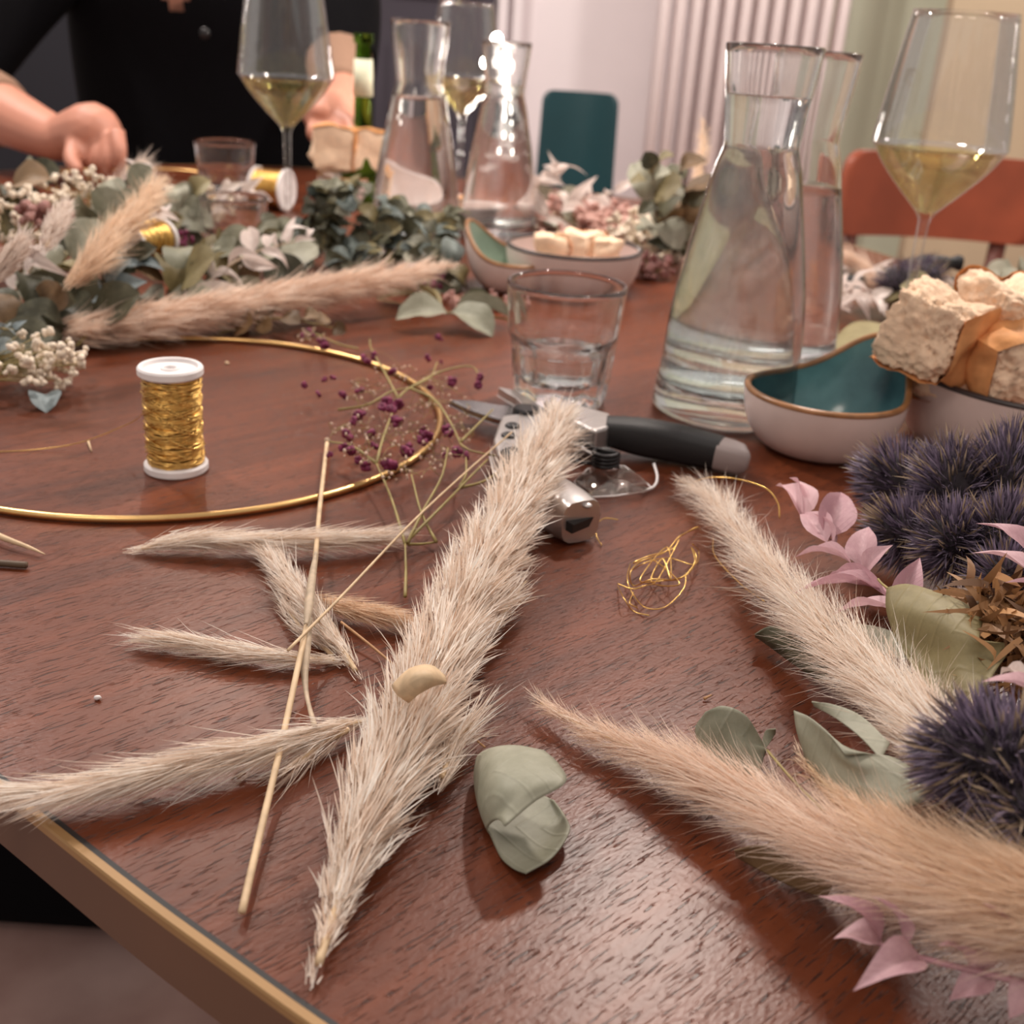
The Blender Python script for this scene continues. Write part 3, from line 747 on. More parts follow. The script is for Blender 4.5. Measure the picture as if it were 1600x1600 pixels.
def tumbler(base, label, rim_px=95, scale=1.0, water=.45, tilt=None):
    b = Vector(base); b0 = P(872, 624)
    Ht = hat(b0, 443) * scale; rt = 95 * mpp(b0 + Vector((0, 0, Ht))) * scale; rb = 72 * mpp(b0) * scale
    zf = Ht * .56
    outp = []; nz = 26
    for i in range(nz + 1):
        z = Ht * i / nz; r = rb + (rt - rb) * (z / Ht) ** .8; outp.append((r, z))
    def mod(t, z):
        if z <= 0.0005 or z > zf: return 1
        a = (t % (2 * PI / 9)) - PI / 9
        k = math.sin(PI * min(1, max(0, z / zf))) ** .5
        return 1 - .11 * k * (math.cos(a * 4.5) ** 1.5 if math.cos(a * 4.5) > 0 else 0)
    th = .0032 * scale; fl = .013 * scale
    inner = [(r - th * (1 if z > zf else 1.9), z) for r, z in outp if z > fl + .003]
    prof = [(0, .003), (rb * .7, .001), (rb * .95, 0)] + outp[1:] + [(rt - th / 2, Ht + .0012)] + inner[::-1] + [(inner[0][0] * .8, fl + .001), (0, fl)]
    root = thing('tumbler', label, 'drinking glass', b, 'faceted water tumblers')
    MB().lathe(prof, b, 72, mod=lambda t, z: mod(t, z)).build('glass', 'glass', root)
    if water:
        zt = Ht * water; wp = [(0, fl + .0005), (inner[0][0] * .8 - .001, fl + .002)] + [(r - .0015, z) for r, z in inner if z < zt] + [(interp(inner, zt) - .0015, zt), (0, zt)]
        MB().lathe(wp, b, 36).build('water', 'water', root)
    return root
tumbler(P(872, 624), 'faceted glass tumbler part-filled with water, behind the secateurs')
tumbler(P(355, 318), 'small tumbler with a little water in front of the black top of the person', scale=.95, water=.3)
tumbler(P(368, 415), 'glass tumbler standing among the leaves at left, behind white leaf sprig', scale=.82, water=.0)
# wine bottle
bb = P(566, 322); zt = hat(bb, 52); zs = hat(bb, 228)
root = thing('wine_bottle', 'slim green glass wine bottle with pale neck label beside the person\'s sleeve', 'bottle', bb)
MB().lathe([(0, .004), (.026, 0), (.028, .004), (.028, zs * .55), (.022, zs * .8), (.0150, zs), (.0115, zs + .03), (.0095, zt - .012), (.0125, zt - .011), (.0125, zt), (0, zt)], bb, 32).build('glass', 'bottle', root)
z0 = hat(bb, 150); z1 = hat(bb, 92)
MB().lathe([(.0128, z0), (.0129, z0), (.0118, z1), (.0116, z1)], bb, 32).build('neck_label', 'label', root)

# fairy-lit bulb cluster behind the far carafe
lr = thing('fairy_lights', 'string of glowing white bulbs behind the glittering far carafe', 'fairy lights', P(800, 340))
pts = []
rnd = random.Random(4)
for (px, py, t, r) in [(776, 60, 1.5, .006), (768, 82, 1.5, .007), (790, 88, 1.5, .007), (760, 98, 1.5, .006), (780, 108, 1.5, .009), (800, 104, 1.5, .007), (786, 126, 1.5, .009), (770, 128, 1.5, .006), (780, 150, 1.5, .007), (776, 172, 1.5, .006), (757, 192, 1.5, .004), (756, 206, 1.5, .004), (756, 222, 1.5, .003), (758, 244, 1.5, .003), (782, 214, 1.5, .005), (778, 246, 1.5, .004), (752, 266, 1.5, .003), (812, 168, 1.5, .004), (788, 266, 1.5, .003)]:
    p = D(px, py, t + rnd.uniform(-.02, .02)); pts.append(p)
    MB().ball(p, r * 1.25, 10, 7).build('bulb', 'fairy', lr)
pts.append(P(800, 340)); MB().tube(crom(pts, 60), .0007, 5).build('cable', 'chrome', lr)

# ------------------------------------------------------------------ bowls
def bowl(base, label, r_rim, r_foot, h, m_out, m_in, m_rim, lip=None, sx=1.0, rot=0, group=None, name='serving_bowl', th=.0035):
    """lip = (angle, extra height, extra reach, angular width)"""
    b = Vector(base); root = thing(name, label, 'bowl', b, group); n = 72
    def ext(t):
        if not lip: return 0
        d = (t - lip[0] + PI) % (2 * PI) - PI; return math.exp(-(d / lip[3]) ** 2)
    def surf(offset, rev, a0=0, a1=1, ns=14):
        v = []; f = []
        for i in range(ns + 1):
            s_ = a0 + (a1 - a0) * i / ns
            for k in range(n):
                t = 2 * PI * k / n; e = ext(t)
                hh = h + (lip[1] * e if lip else 0); rr = r_rim + (lip[2] * e if lip else 0)
                r = r_foot + (rr - r_foot) * math.sin(s_ * PI / 2) ** (.85) - offset * (1 if s_ > .02 else 1)
                z = hh * (1 - math.cos(s_ * PI / 2)) ** 1.0
                z = max(z, offset * 1.2) if offset else z
                x, y = r * math.cos(t) * sx, r * math.sin(t)
                v.append((b.x + x * math.cos(rot) - y * math.sin(rot), b.y + x * math.sin(rot) + y * math.cos(rot), b.z + z))
        for i in range(ns):
            for k in range(n):
                q = (i * n + k, i * n + (k + 1) % n, (i + 1) * n + (k + 1) % n, (i + 1) * n + k); f.append(q[::-1] if rev else q)
        f.append(tuple(range(n)) if rev else tuple(range(n))[::-1])
        return v, f, ns
    vo, fo, ns = surf(0, False); MB().add(vo, fo).build('outer_wall', m_out, root)
    vi, fi, ns = surf(th, True); MB().add(vi, fi).build('glazed_inside', m_in, root)
    ro = [Vector(p) for p in vo[ns * n:]]; ri = [Vector(p) for p in vi[ns * n:]]
    MB().tube([a.lerp(c, .5) for a, c in zip(ro, ri)], th * .62, 8, closed=True).build('rim', m_rim, root)
    return root
b = P(1274, 700); r_ = 122 * mpp(b)
bowl(b, 'small white dipping bowl with teal inside and one raised lip, beside the bread bowl', r_, r_ * .45, hat(b, 612), 'bowl_out', 'bowl_in', 'rim', lip=(rad(40), .029, .010, .6), group='dipping bowls')
b = P(800, 452); r_ = 66 * mpp(b)
bowl(b, 'dipping bowl with pale green inside and raised lip, left of the white bowl with crumbs', r_, r_ * .45, hat(b, 400) * .9, 'bowl_out', 'bowl_in2', 'rim', lip=(rad(165), .032, .008, .8), group='dipping bowls')
b = P(1600, 700); r_ = 208 * mpp(b)
bread_b = b
bowl(b, 'large off-white bowl with thin dark rim holding chunks of bread', r_ * .98, r_ * .72, hat(b, 588), 'bowl_out', 'bowl_out', 'rimdk', group='bread bowls')
b = P(892, 452); r_ = 105 * mpp(b)
crumb_b = b
bowl(b, 'off-white bowl with a few bread pieces behind the front tumbler', r_, r_ * .6, hat(b, 385), 'bowl_out', 'bowl_out', 'rimdk', group='bread bowls')
b = P(690, 352); r_ = 82 * mpp(b); plate_b = b
bowl(b, 'shallow white bowl behind the eucalyptus heap and below the back wine glass', r_, r_ * .55, hat(b, 316), 'bowl_out', 'bowl_out', 'bowl_out', group='bread bowls', sx=1.1)
b = P(545, 320)
r_ = 48 * mpp(b); bowl(b, 'small pale bowl with bread slices near the person\'s hand', r_, r_ * .7, hat(b, 275), 'bowl_out', 'bowl_out', 'rim', group='bread bowls'); hand_b = b

# ------------------------------------------------------------------ bread
def bread(c, size, label, seed, rot=(0, 0, 0), crust=(0,), group='torn bread chunks', n=14):
    rnd = random.Random(seed); c = Vector(c); root = thing('bread_chunk', label, 'bread', c, group)
    R = Matrix.Rotation(rot[2], 3, 'Z') @ Matrix.Rotation(rot[1], 3, 'Y') @ Matrix.Rotation(rot[0], 3, 'X')
    def surf(filt, grow, rough):
        mb = MB()
        for ax in range(3):
            for sg in (-1, 1):
                face = ax * 2 + (sg > 0)
                if not filt(face): continue
                v = []; f = []
                for i in range(n + 1):
                    for j in range(n + 1):
                        p = [0, 0, 0]; p[ax] = sg; p[(ax + 1) % 3] = i / n * 2 - 1; p[(ax + 2) % 3] = j / n * 2 - 1
                        q = Vector(p); q = q * .84 + q.normalized() * .30
                        q = Vector((q.x * size[0] / 2, q.y * size[1] / 2, q.z * size[2] / 2))
                        nn = q.normalized(); m_ = sum(size) / 3
                        dsp = noise.noise(q * (2.2 / m_) + Vector((seed * 3.1, 0, 0))) * m_ * .20
                        dsp += noise.noise(q * (9 / m_) + Vector((seed, 5, 0))) * m_ * .07 * rough - abs(noise.noise(q * (22 / m_) + Vector((seed, 9, 0)))) * m_ * .10 * rough
                        v.append(c + R @ (q + nn * (dsp + grow)))
                for i in range(n):
                    for j in range(n):
                        a = i * (n + 1) + j; q = (a, a + n + 1, a + n + 2, a + 1); f.append(q if sg > 0 else q[::-1])
                mb.add(v, f)
        return mb
    surf(lambda k: True, 0, 1.0).build('crumb', 'crumb', root)
    cr = set(crust); surf(lambda k: k in cr, m_grow(size), .15).build('crust', 'crust', root)
    return root
def m_grow(size): return sum(size) / 3 * .05
hb = hat(bread_b, 588)
def on_bowl(px, py, d, bread_base=None): return D(px, py, d)
d0 = dep(bread_b)
bread(D(1458, 520, d0 - .06), (.044, .038, .044), 'torn bread chunk at the left of the bread bowl, crust side to the right', 3, (0.05, .22, -.75), (1, 4), n=34)
bread(D(1578, 492, d0 - .04), (.046, .042, .034), 'torn bread chunk on top at the right of the bread bowl', 7, (.25, .1, .3), (4, 3), n=32)
bread(D(1578, 562, d0 - .06), (.050, .036, .034), 'torn bread chunk in front under the top piece in the bread bowl', 11, (.1, -.15, .3), (0, 5), n=32)
bread(D(1500, 575, d0 - .03), (.055, .045, .030), 'bread chunk lying low against the wall of the bread bowl', 19, (0, 0, .5), (4,), n=16)
bread(D(1645, 545, d0 - .04), (.05, .05, .05), 'bread chunk at the far right of the bread bowl', 23, (0, 0, .5), (4,), n=12)
dc = dep(crumb_b)
for k, (px, py, s, lab) in enumerate([(862, 384, .030, 'bread piece at the left in the bowl behind the tumbler'), (905, 380, .034, 'bread piece in the middle of the bowl behind the tumbler'), (940, 386, .028, 'bread piece at the right in the bowl behind the tumbler')]):
    bread(D(px, py, dc - .02), (s, s, s * .6), lab, 30 + k, (0, 0, k), (1,), 'bread pieces in the middle bowl', 8)
dh = dep(hand_b)
for k, (px, py, lab) in enumerate([(522, 236, 'bread slice at the left by the person\'s hand'), (572, 240, 'bread slice with orange crust at the right by the person\'s hand')]):
    bread(D(px, py - 2, dh - .05 + .01 * k), (.052, .022, .05), lab, 40 + k, (0, 0, .2 * k), (5, 1), 'bread slices near the person', 8)
dp = dep(plate_b)
bread(D(720, 318, dp - .02), (.03, .03, .015), 'bread piece in the shallow white bowl', 50, (0, 0, 0), (5,), 'bread pieces in the middle bowl', 8)

# ------------------------------------------------------------------ hoop, wire spool, wire
hc = Vector((-.2163, .6577, TZ + .0022))
hoop = MB().tube([hc + Vector((math.cos(a) * .1674, math.sin(a) * .1674, 0)) for a in [2 * PI * k / 160 for k in range(160)]], .0020, 10, closed=True).build('metal_hoop', 'gold', origin=hc)
tag(hoop, 'large gold metal hoop lying around the standing wire spool', 'hoop', 'gold wreath hoops')
q = P(250, 292); 
hoop2 = MB().tube([q + Vector((math.cos(a) * .14, math.sin(a) * .14 - .05, .012)) for a in [2 * PI * k / 120 for k in range(120)]], .0020, 8, closed=True).build('metal_hoop', 'gold', origin=q)
tag(hoop2, 'gold metal hoop half hidden by leaves in front of the person', 'hoop', 'gold wreath hoops')

def spool(c, axis, r, L_, label, seed=1, loose=None):
    """flower-wire spool, c = centre of the bottom face"""
    rnd = random.Random(seed); c = Vector(c); z = Vector(axis).normalized(); x, y = frame(z)
    root = thing('wire_spool', label, 'wire spool', c, 'spools of gold wire')
    def at(a, rr, h): return c + z * h + (x * math.cos(a) + y * math.sin(a)) * rr
    fl = L_ * .085; n = 48
    for k, h0 in enumerate((0, L_ - fl)):
        v = []; f = []
        pr = [(0, h0), (r * .95, h0), (r, h0 + fl * .2), (r, h0 + fl * .8), (r * .95, h0 + fl), (r * .85, h0 + fl * (1 if k == 0 else .98)), (r * .80, h0 + fl * (1 if k == 0 else .62)), (r * .3, h0 + fl * (1 if k == 0 else .62)), (r * .27, h0 + fl * (1 if k == 0 else .8)), (r * .2, h0 + fl * (1 if k == 0 else .8)), (r * .17, h0 + fl * .5), (0, h0 + fl * .5)]
        for (rr, h) in pr:
            for i in range(n): v.append(at(2 * PI * i / n, max(rr, 1e-5), h))
        for a in range(len(pr) - 1):
            for i in range(n): f.append((a * n + i, a * n + (i + 1) % n, (a + 1) * n + (i + 1) % n, (a + 1) * n + i))
        MB().add(v, f).build('flange', 'white_pl', root, auto=35)
    core = MB().tube([at(0, 0, fl), at(0, 0, L_ - fl)], r * .80, 32).build('winding_core', 'goldwire', root)
    pts = []; turns = 46; h = fl
    for i in range(turns * 18):
        a = 2 * PI * i / 18; u = i / (turns * 18)
        h = fl + (L_ - 2 * fl) * u; pts.append(at(a, r * (.84 + .035 * math.sin(u * 37) + rnd.uniform(-.012, .012)), h + rnd.uniform(-.0004, .0004)))
    MB().tube(pts, r * .035, 4, cap=False).build('winding', 'goldwire', root)
    pts = []; turns = 26
    for i in range(turns * 14):
        a = 2 * PI * i / 14 + .3; u = i / (turns * 14)
        h = fl * 1.3 + (L_ - 2.6 * fl) * (.5 + .5 * math.sin(u * 9.5 + .4 * math.sin(a)) * .98); pts.append(at(a, r * (.89 + .03 * math.sin(a * 3 + u * 20) + rnd.uniform(-.02, .03)), h + .0012 * math.sin(a * 2 + 1)))
    MB().tube(pts, r * .022, 4, cap=False).build('crossing_winding', 'goldwire', core)
    if loose: MB().tube(crom(loose, 40), .00028, 5).build('loose_wire', 'goldwire', root)
    return root
sb = P(276, 733); rs = 48.5 * mpp(sb)
spool(sb, (0.0, 0, 1), rs, hat(sb, 571), 'white plastic spool wound with gold wire standing inside the large hoop', 1,
      [sb + Vector((-rs * .8, -rs * .35, .034)), P(205, 660, .02), P(130, 690, .006), P(60, 702, .001), P(-20, 706, .0006), P(-90, 706, .0005)])
q = P(198, 385, .055); spool(q, (P(252, 372, .055) - q), .017, .047, 'gold wire spool lying on its side among the leaves at left', 5)
q = P(400, 292, .026); spool(q, (P(436, 296, .026) - q), .026, .045, 'gold wire spool lying beside the stem of the left wine glass', 6)

rnd = random.Random(8)
cc = P(1030, 893)
pts = []
ctr = [(1090, 825), (1062, 838), (1040, 862), (1000, 878), (985, 895), (990, 915), (1020, 905), (1060, 905), (1085, 880), (1080, 855), (1088, 875), (1070, 900), (1030, 908), (1000, 905), (1042, 855), (1048, 905), (1035, 873), (1018, 910), (1062, 912), (1020, 875), (990, 880), (1010, 870), (1050, 858), (1060, 845), (1028, 905), (1008, 915), (988, 920), (965, 912)]
for i, (x, y) in enumerate(ctr): pts.append(P(x, y, .001 + .009 * abs(math.sin(i * 1.3))))
wt = thing('wire_tangle', 'loose tangle of thin gold wire on the wood right of the big plume', 'wire', cc, 'loose gold wire')
MB().tube(crom(pts, 220), .00032, 5).build('strand', 'goldwire', wt)
for arr in ([(985, 880, .001), (980, 905, .004), (990, 930, .001), (1010, 950, .004), (1040, 948, .001), (1068, 920, .003), (1072, 895, .006)], [(965, 915, .001), (975, 935, .006), (990, 955, .001), (1015, 962, .001)],
            [(1095, 828, .006), (1088, 824, .010), (1060, 840, .003)], [(985, 892, .003), (1012, 878, .01), (1045, 872, .004), (1085, 882, .006), (1092, 862, .003), (1082, 850, .010)], [(990, 925, .002), (984, 942, .003), (996, 950, .001)]):
    MB().tube(crom([P(*a) for a in arr], 30), .00028, 5).build('strand', 'goldwire', wt)
for lab, arr in (('short curl of gold wire next to the grey handle end', [(966, 812, .001), (945, 810, .003), (932, 820, .004), (932, 838, .002), (940, 852, .001)]),
                 ('long arched gold wire over the tip of the upper right plume', [(1085, 752, .012), (1110, 746, .018), (1150, 748, .022), (1195, 762, .022), (1215, 785, .018), (1218, 810, .012)]),
                 ('thin straight wisp between wire tangle and right plume', [(1114, 840, .002), (1118, 870, .001), (1160, 915, .003), (1195, 940, .008)])):
    t_ = MB().tube(crom([P(*a) for a in arr], 26), .00032, 5).build('gold_wire', 'goldwire', origin=P(*arr[0])); tag(t_, lab, 'wire', 'loose gold wire')

# ------------------------------------------------------------------ secateurs
def flat(mb, pts, h0, h1, mi=0):
    """prism between heights from an outline in pixels (taken at mid height)"""
    a = [P(x, y, (h0 + h1) / 2) for x, y in pts]; n = len(a)
    v = [Vector((p.x, p.y, TZ + h0)) for p in a] + [Vector((p.x, p.y, TZ + h1)) for p in a]
    mb.add(v, [tuple(range(n)), tuple(range(n, 2 * n))] + [(k, (k + 1) % n, n + (k + 1) % n, n + k) for k in range(n)], mi); return mb
sec = thing('secateurs', 'open aluminium secateurs with black grips lying beside the tumbler', 'secateurs', P(822, 650))
flat(MB(), [(702, 629), (740, 630), (780, 637), (812, 640), (850, 655), (838, 672), (800, 664), (770, 657), (735, 645)], .010, .014).build('blade', 'blade', sec, False, .0006)
flat(MB(), [(778, 611), (800, 615), (826, 628), (850, 645), (880, 655), (868, 668), (845, 655), (822, 645), (806, 628), (790, 619)], .004, .010).build('hook_blade', 'steel', sec, False, .0006)
flat(MB(), [(784, 662), (815, 658), (850, 655), (868, 668), (846, 700), (826, 728), (800, 738), (776, 722), (770, 700), (778, 676)], .006, .017).build('body', 'steel', sec, False, .002)
flat(MB(), [(848, 640), (885, 643), (915, 652), (952, 662), (950, 684), (928, 690), (900, 676), (866, 672)], .008, .022).build('neck', 'steel', sec, False, .002)
for (x, y, r_) in ((801, 665, .0045), (795, 680, .0045)):
    p = P(x, y, .0175); MB().lathe([(0, -.003), (r_, -.003), (r_, .0003), (r_ * .7, .0012), (r_ * .4, .0006), (0, .0004)], p, 20).build('screw', 'blackm', sec)
p = P(822, 645, .016); MB().lathe([(0, -.006), (.0085, -.006), (.0085, .002), (.0072, .0036), (0, .004)], p, 32).build('pivot_bolt', 'blackm', sec, auto=40)
def grip(pts, ws, hs, name, m, par, n=16, flatz=.75):
    cp = crom(pts, 24); wr = crom([(w_, h_, 0) for w_, h_ in zip(ws, hs)], 24); v = []; f = []
    for i, c in enumerate(cp):
        d_ = (cp[min(i + 1, 24)] - cp[max(i - 1, 0)]).normalized(); s_, u_ = frame(d_)
        for k in range(n):
            a = 2 * PI * k / n; ca, sa = math.cos(a), math.sin(a)
            ex = .6
            v.append(c + s_ * (abs(ca) ** ex * (1 if ca > 0 else -1)) * wr[i].x + u_ * (abs(sa) ** ex * (1 if sa > 0 else -1)) * wr[i].y)
    for i in range(24):
        for k in range(n): f.append((i * n + k, i * n + (k + 1) % n, (i + 1) * n + (k + 1) % n, (i + 1) * n + k))
    f.append(tuple(range(n))[::-1]); f.append(tuple(24 * n + k for k in range(n)))
    return MB().add(v, f).build(name, m, par, auto=50)
grip([P(945, 672, .016), P(1000, 682, .014), P(1060, 693, .012), P(1125, 708, .011)], [.0095, .0115, .0118, .0105], [.008, .0105, .0105, .0095], 'grip', 'black', sec)
grip([P(1122, 708, .011), P(1145, 714, .0105), P(1160, 718, .010), P(1168, 720, .0095)], [.0103, .0100, .009, .006], [.0092, .0088, .0078, .005], 'end_cap', 'cap', sec)
grip([P(800, 718, .012), P(822, 745, .011), P(848, 772, .011), P(868, 790, .011)], [.008, .0105, .011, .0105], [.008, .0095, .0105, .0105], 'grip', 'black', sec)
ecap = grip([P(862, 780, .0125), P(880, 795, .0125), P(895, 806, .0125), P(908, 815, .0125)], [.0110, .0120, .0118, .0112], [.0118, .0122, .0120, .0112], 'end_cap', 'steel', sec)
e0 = P(905, 812, .012); e1 = P(922, 822, .011); dd = (e1 - e0).normalized(); s_, u_ = frame(dd)
R = Matrix((dd, s_, u_)).transposed()
MB().box(e0 + dd * .0022, (.005, .021, .005), R).build('strap_slot', 'under', ecap, False)
MB().ball(P(918, 790, .021), .0025, 12, 7, (1, 1, .6)).build('rivet', 'steel', ecap)
# coil spring
sc_ = P(945, 728, .008); pts = [sc_ + Vector((math.cos(a) * .0072, math.sin(a) * .0072, .0014 * a / (2 * PI) * 1.6)) for a in [2 * PI * k / 20 for k in range(20 * 4)]]
MB().tube([P(905, 690, .012)] + [pts[0]] , .0011, 6).build('spring_arm', 'blackm', sec)
MB().tube(pts, .0012, 8).build('spring', 'blackm', sec)
MB().tube([pts[-1], P(925, 700, .016), P(905, 684, .016)], .0011, 6).build('spring_arm', 'blackm', sec)
MB().tube([pts[0], P(905, 722, .010), P(862, 715, .012)], .0011, 6).build('spring_arm', 'blackm', sec)
# clear plastic scrap
n = 14; ol = [(905, 778), (898, 752), (918, 733), (945, 726), (975, 728), (1000, 745), (1018, 762), (1004, 768), (960, 775)]
ct = P(955, 752, .004); v = [ct]; f = []
for i, (x, y) in enumerate(ol): v.append(P(x, y, .0012 + .004 * (i % 2)))
for i, (x, y) in enumerate(ol): v.append((v[i + 1] + ct) / 2 + Vector((0, 0, .003 * ((i * 7) % 3))))
m_ = len(ol)
for i in range(m_): j = (i + 1) % m_; f += [(0, 1 + m_ + i, 1 + m_ + j), (1 + m_ + i, 1 + i, 1 + j, 1 + m_ + j)]
pl = thing('plastic_scrap', 'crumpled piece of clear plastic film beside the secateurs spring', 'plastic scrap', P(955, 775))
o = MB().add(v, f).build('film', 'plastic', pl); md = o.modifiers.new('thick', 'SOLIDIFY'); md.thickness = .0005
MB().tube(crom([P(1004, 768, .002), P(1022, 760, .003), P(1027, 745, .004), P(1022, 725, .006)], 12), .0008, 6).build('curled_edge', 'white_pl', pl)
o = MB().tube([P(x, y, .003) for x, y in ol], .0004, 5, closed=True).build('folded_rim', 'white_pl', pl)

# ------------------------------------------------------------------ foreground pampas and stems
plume('big cream pampas plume lying diagonally across the middle of the table', [(497, 1507, .004, 6), (515, 1450, .006, 22), (540, 1370, .009, 62), (575, 1270, .012, 96), (625, 1170, .014, 130), (662, 1085, .016, 136), (700, 1000, .018, 128), (742, 915, .021, 122), (785, 830, .024, 112), (822, 755, .027, 104), (856, 695, .030, 84), (876, 650, .031, 40)],
      1700, .022, .30, 'plume', 8, .0008, 'straw', .0013, 1, curl=.14, fill=.95, wk=.86)
_r = [o for o in C.objects if o.get('label', '').startswith('big cream pampas')][0]
_h = bpy.data.meshes.new('husk'); _p = [[P(612, 1072, .024), P(640, 1046, .034), P(672, 1040, .036), P(694, 1056, .030)], [P(622, 1086, .026), P(645, 1066, .037), P(672, 1058, .039), P(696, 1064, .031)], [P(640, 1098, .024), P(655, 1084, .032), P(676, 1072, .034), P(696, 1068, .030)]]
_g = [crom(q_, 12) for q_ in _p]; _mb = MB(); _mb.add([p_ for q_ in _g for p_ in q_], [(a_ * 13 + b_, a_ * 13 + b_ + 1, a_ * 13 + b_ + 14, a_ * 13 + b_ + 13) for a_ in range(2) for b_ in range(12)])
_o = _mb.build('husk', 'straw', _r); _m = _o.modifiers.new('thick', 'SOLIDIFY'); _m.thickness = .0004; _o['label'] = 'curled papery husk'
plume('side floret spray of the big plume pointing right', [(690, 1215, .008, 18), (712, 1160, .010, 40), (738, 1130, .012, 22)], 60, .022, .15, 'plume', 6, .0005, seed=21)
plume('upper side spray of the big plume pointing right', [(770, 985, .012, 16), (795, 945, .014, 34), (822, 908, .016, 14)], 45, .02, .15, 'plume', 6, .0005, seed=22)
plume('small plume lying level below the large hoop', [(222, 857, .003, 8), (270, 848, .006, 30), (340, 843, .008, 40), (430, 843, .009, 42), (510, 842, .009, 40), (570, 840, .008, 30), (612, 836, .007, 10)], 330, .022, .10, 'plume', 7, .0005, seed=2, curl=.1)
plume('small plume slanting down right below the level plume', [(556, 1048, .003, 5), (535, 1015, .005, 26), (510, 985, .007, 40), (480, 945, .008, 56), (450, 905, .008, 50), (425, 875, .007, 34), (405, 858, .006, 18)], 300, .02, .16, 'plume', 7, .0005, seed=3, curl=.12)
plume('short fuzzy plume pointing right toward the big plume', [(498, 938, .006, 20), (530, 946, .007, 38), (580, 956, .007, 34), (625, 968, .006, 24), (655, 978, .006, 8)], 170, .018, .10, 'plume_tan', 7, .0004, seed=4, curl=.12)
plume('slim plume pointing left in the middle of the crossed stems', [(522, 1032, .003, 5), (480, 1030, .004, 16), (430, 1026, .005, 26), (370, 1018, .005, 30), (310, 1008, .005, 26), (270, 1002, .005, 18), (243, 1000, .005, 8)], 170, .022, .06, 'plume', 7, .0005, seed=5, curl=.08)
plume('small stub plume under the crossed stems', [(520, 1025, .002, 6), (500, 1005, .003, 22), (475, 985, .003, 28), (455, 960, .004, 20), (448, 945, .004, 10)], 70, .018, .12, 'plume', 6, .0005, seed=6)
plume('long slim plume reaching the left edge of the table', [(582, 1126, .004, 4), (540, 1134, .006, 16), (490, 1148, .008, 34), (420, 1166, .009, 40), (340, 1184, .010, 46), (260, 1202, .010, 50), (170, 1222, .010, 44), (90, 1236, .009, 34), (10, 1246, .008, 22), (-60, 1255, .008, 10)], 420, .026, .09, 'plume', 7, .0005, seed=7, curl=.1)
plume('wisp hanging off the long slim plume', [(545, 1140, .006, 6), (500, 1165, .005, 16), (460, 1195, .004, 14), (440, 1212, .003, 4)], 40, .018, .10, 'plume', 6, .00045, seed=8)

def stick(label, pts, r0, r1, m, name='loose_straw', n=7, seg=30):
    cp = crom([P(*p) for p in pts], seg)
    o = MB().tube(cp, [r0 + (r1 - r0) * i / seg for i in range(seg + 1)], n).build(name, m, origin=P(pts[0][0], pts[0][1], 0)); return tag(o, label, 'dried stem', 'loose dried stems')
stt = thing('loose_straw', 'long straight straw stem running from the hoop down to the near table edge', 'dried stem', P(510, 690), 'loose dried stems')
MB().tube(crom([P(511, 692, .006), P(500, 790, .007), P(492, 880, .013), P(482, 960, .013), P(470, 1020, .013), (P(440, 1160, .009)), P(408, 1295, .005), P(378, 1425, .003)], 60), .00115, 8).build('stalk', 'straw', stt)
MB().ball(P(511, 688, .007), .0016, 8, 5).build('node', 'sheath', stt)
def blade(pts, ws, name, m, parent, lift=.0006):
    cp = crom([P(*p) for p in pts], 24); wp = crom([(w_, 0, 0) for w_ in ws], 24); v = []; f = []
    for i, c in enumerate(cp):
        d_ = (cp[min(i + 1, 24)] - cp[max(i - 1, 0)]).normalized(); s_, u_ = frame(d_); hw = wp[i].x / 2 * mpp(c)
        v += [c - s_ * hw, c + u_ * hw * .5, c + s_ * hw]
    for i in range(24): f += [(i * 3, i * 3 + 1, i * 3 + 4, i * 3 + 3), (i * 3 + 1, i * 3 + 2, i * 3 + 5, i * 3 + 4)]
    o = MB().add(v, f).build(name, m, parent); md = o.modifiers.new('thick', 'SOLIDIFY'); md.thickness = .0003; return o
blade([(494, 862, .015), (488, 900, .016), (482, 950, .016), (478, 975, .016)], [5, 12, 14, 6], 'leaf_sheath', 'sheath', stt)
blade([(482, 965, .014), (478, 1010, .012), (476, 1050, .010), (480, 1090, .010), (492, 1135, .011)], [12, 16, 12, 7, 9], 'leaf_sheath', 'sheath', stt)
stick('thin pale straw crossing diagonally toward the secateurs', [(450, 1016, .016), (540, 925, .015), (640, 820, .015), (720, 745, .018), (800, 675, .022)], .00065, .0005, 'straw')
stick('short brown stem reaching from crossed plumes under the big plume', [(533, 972, .006), (575, 1005, .004), (612, 1036, .003), (680, 1095, .004), (735, 1148, .006), (758, 1168, .006)], .0006, .0004, 'strawdk')
stick('brown bent plume stalk at the foot of the slanting plume', [(530, 1010, .005), (542, 1035, .003), (560, 1050, .002)], .0007, .0004, 'strawdk')
stick('pointed pinkish stick at the left edge below the hoop', [(-60, 812, .003), (0, 838, .004), (45, 855, .003), (70, 866, .002)], .0022, .0003, 'straw')
stick('short olive stem cut straight at the left edge', [(-60, 876, .002), (0, 880, .002), (42, 883, .002)], .0016, .0016, 'stem_dark')
for lab, pts in (('white splinter of straw on the hoop side of the spool', [(138, 690, .001), (143, 705, .001)]), ('brown splinter near the long slim plume', [(370, 1215, .001), (384, 1207, .002)]), ('tiny brown flake in front of the upper right plume', [(1100, 1092, .001), (1112, 1086, .002)])):
    stick(lab, pts, .0007, .0003, 'straw' if 'white' in lab else 'strawdk', 'splinter', 5, 3)
o = MB().ball(P(153, 1090, .001), .0013, 7, 4, (1, .8, .8), .3).build('crumb', 'white_pl', origin=P(153, 1090)); tag(o, 'tiny white crumb on the bare wood at left', 'crumb')
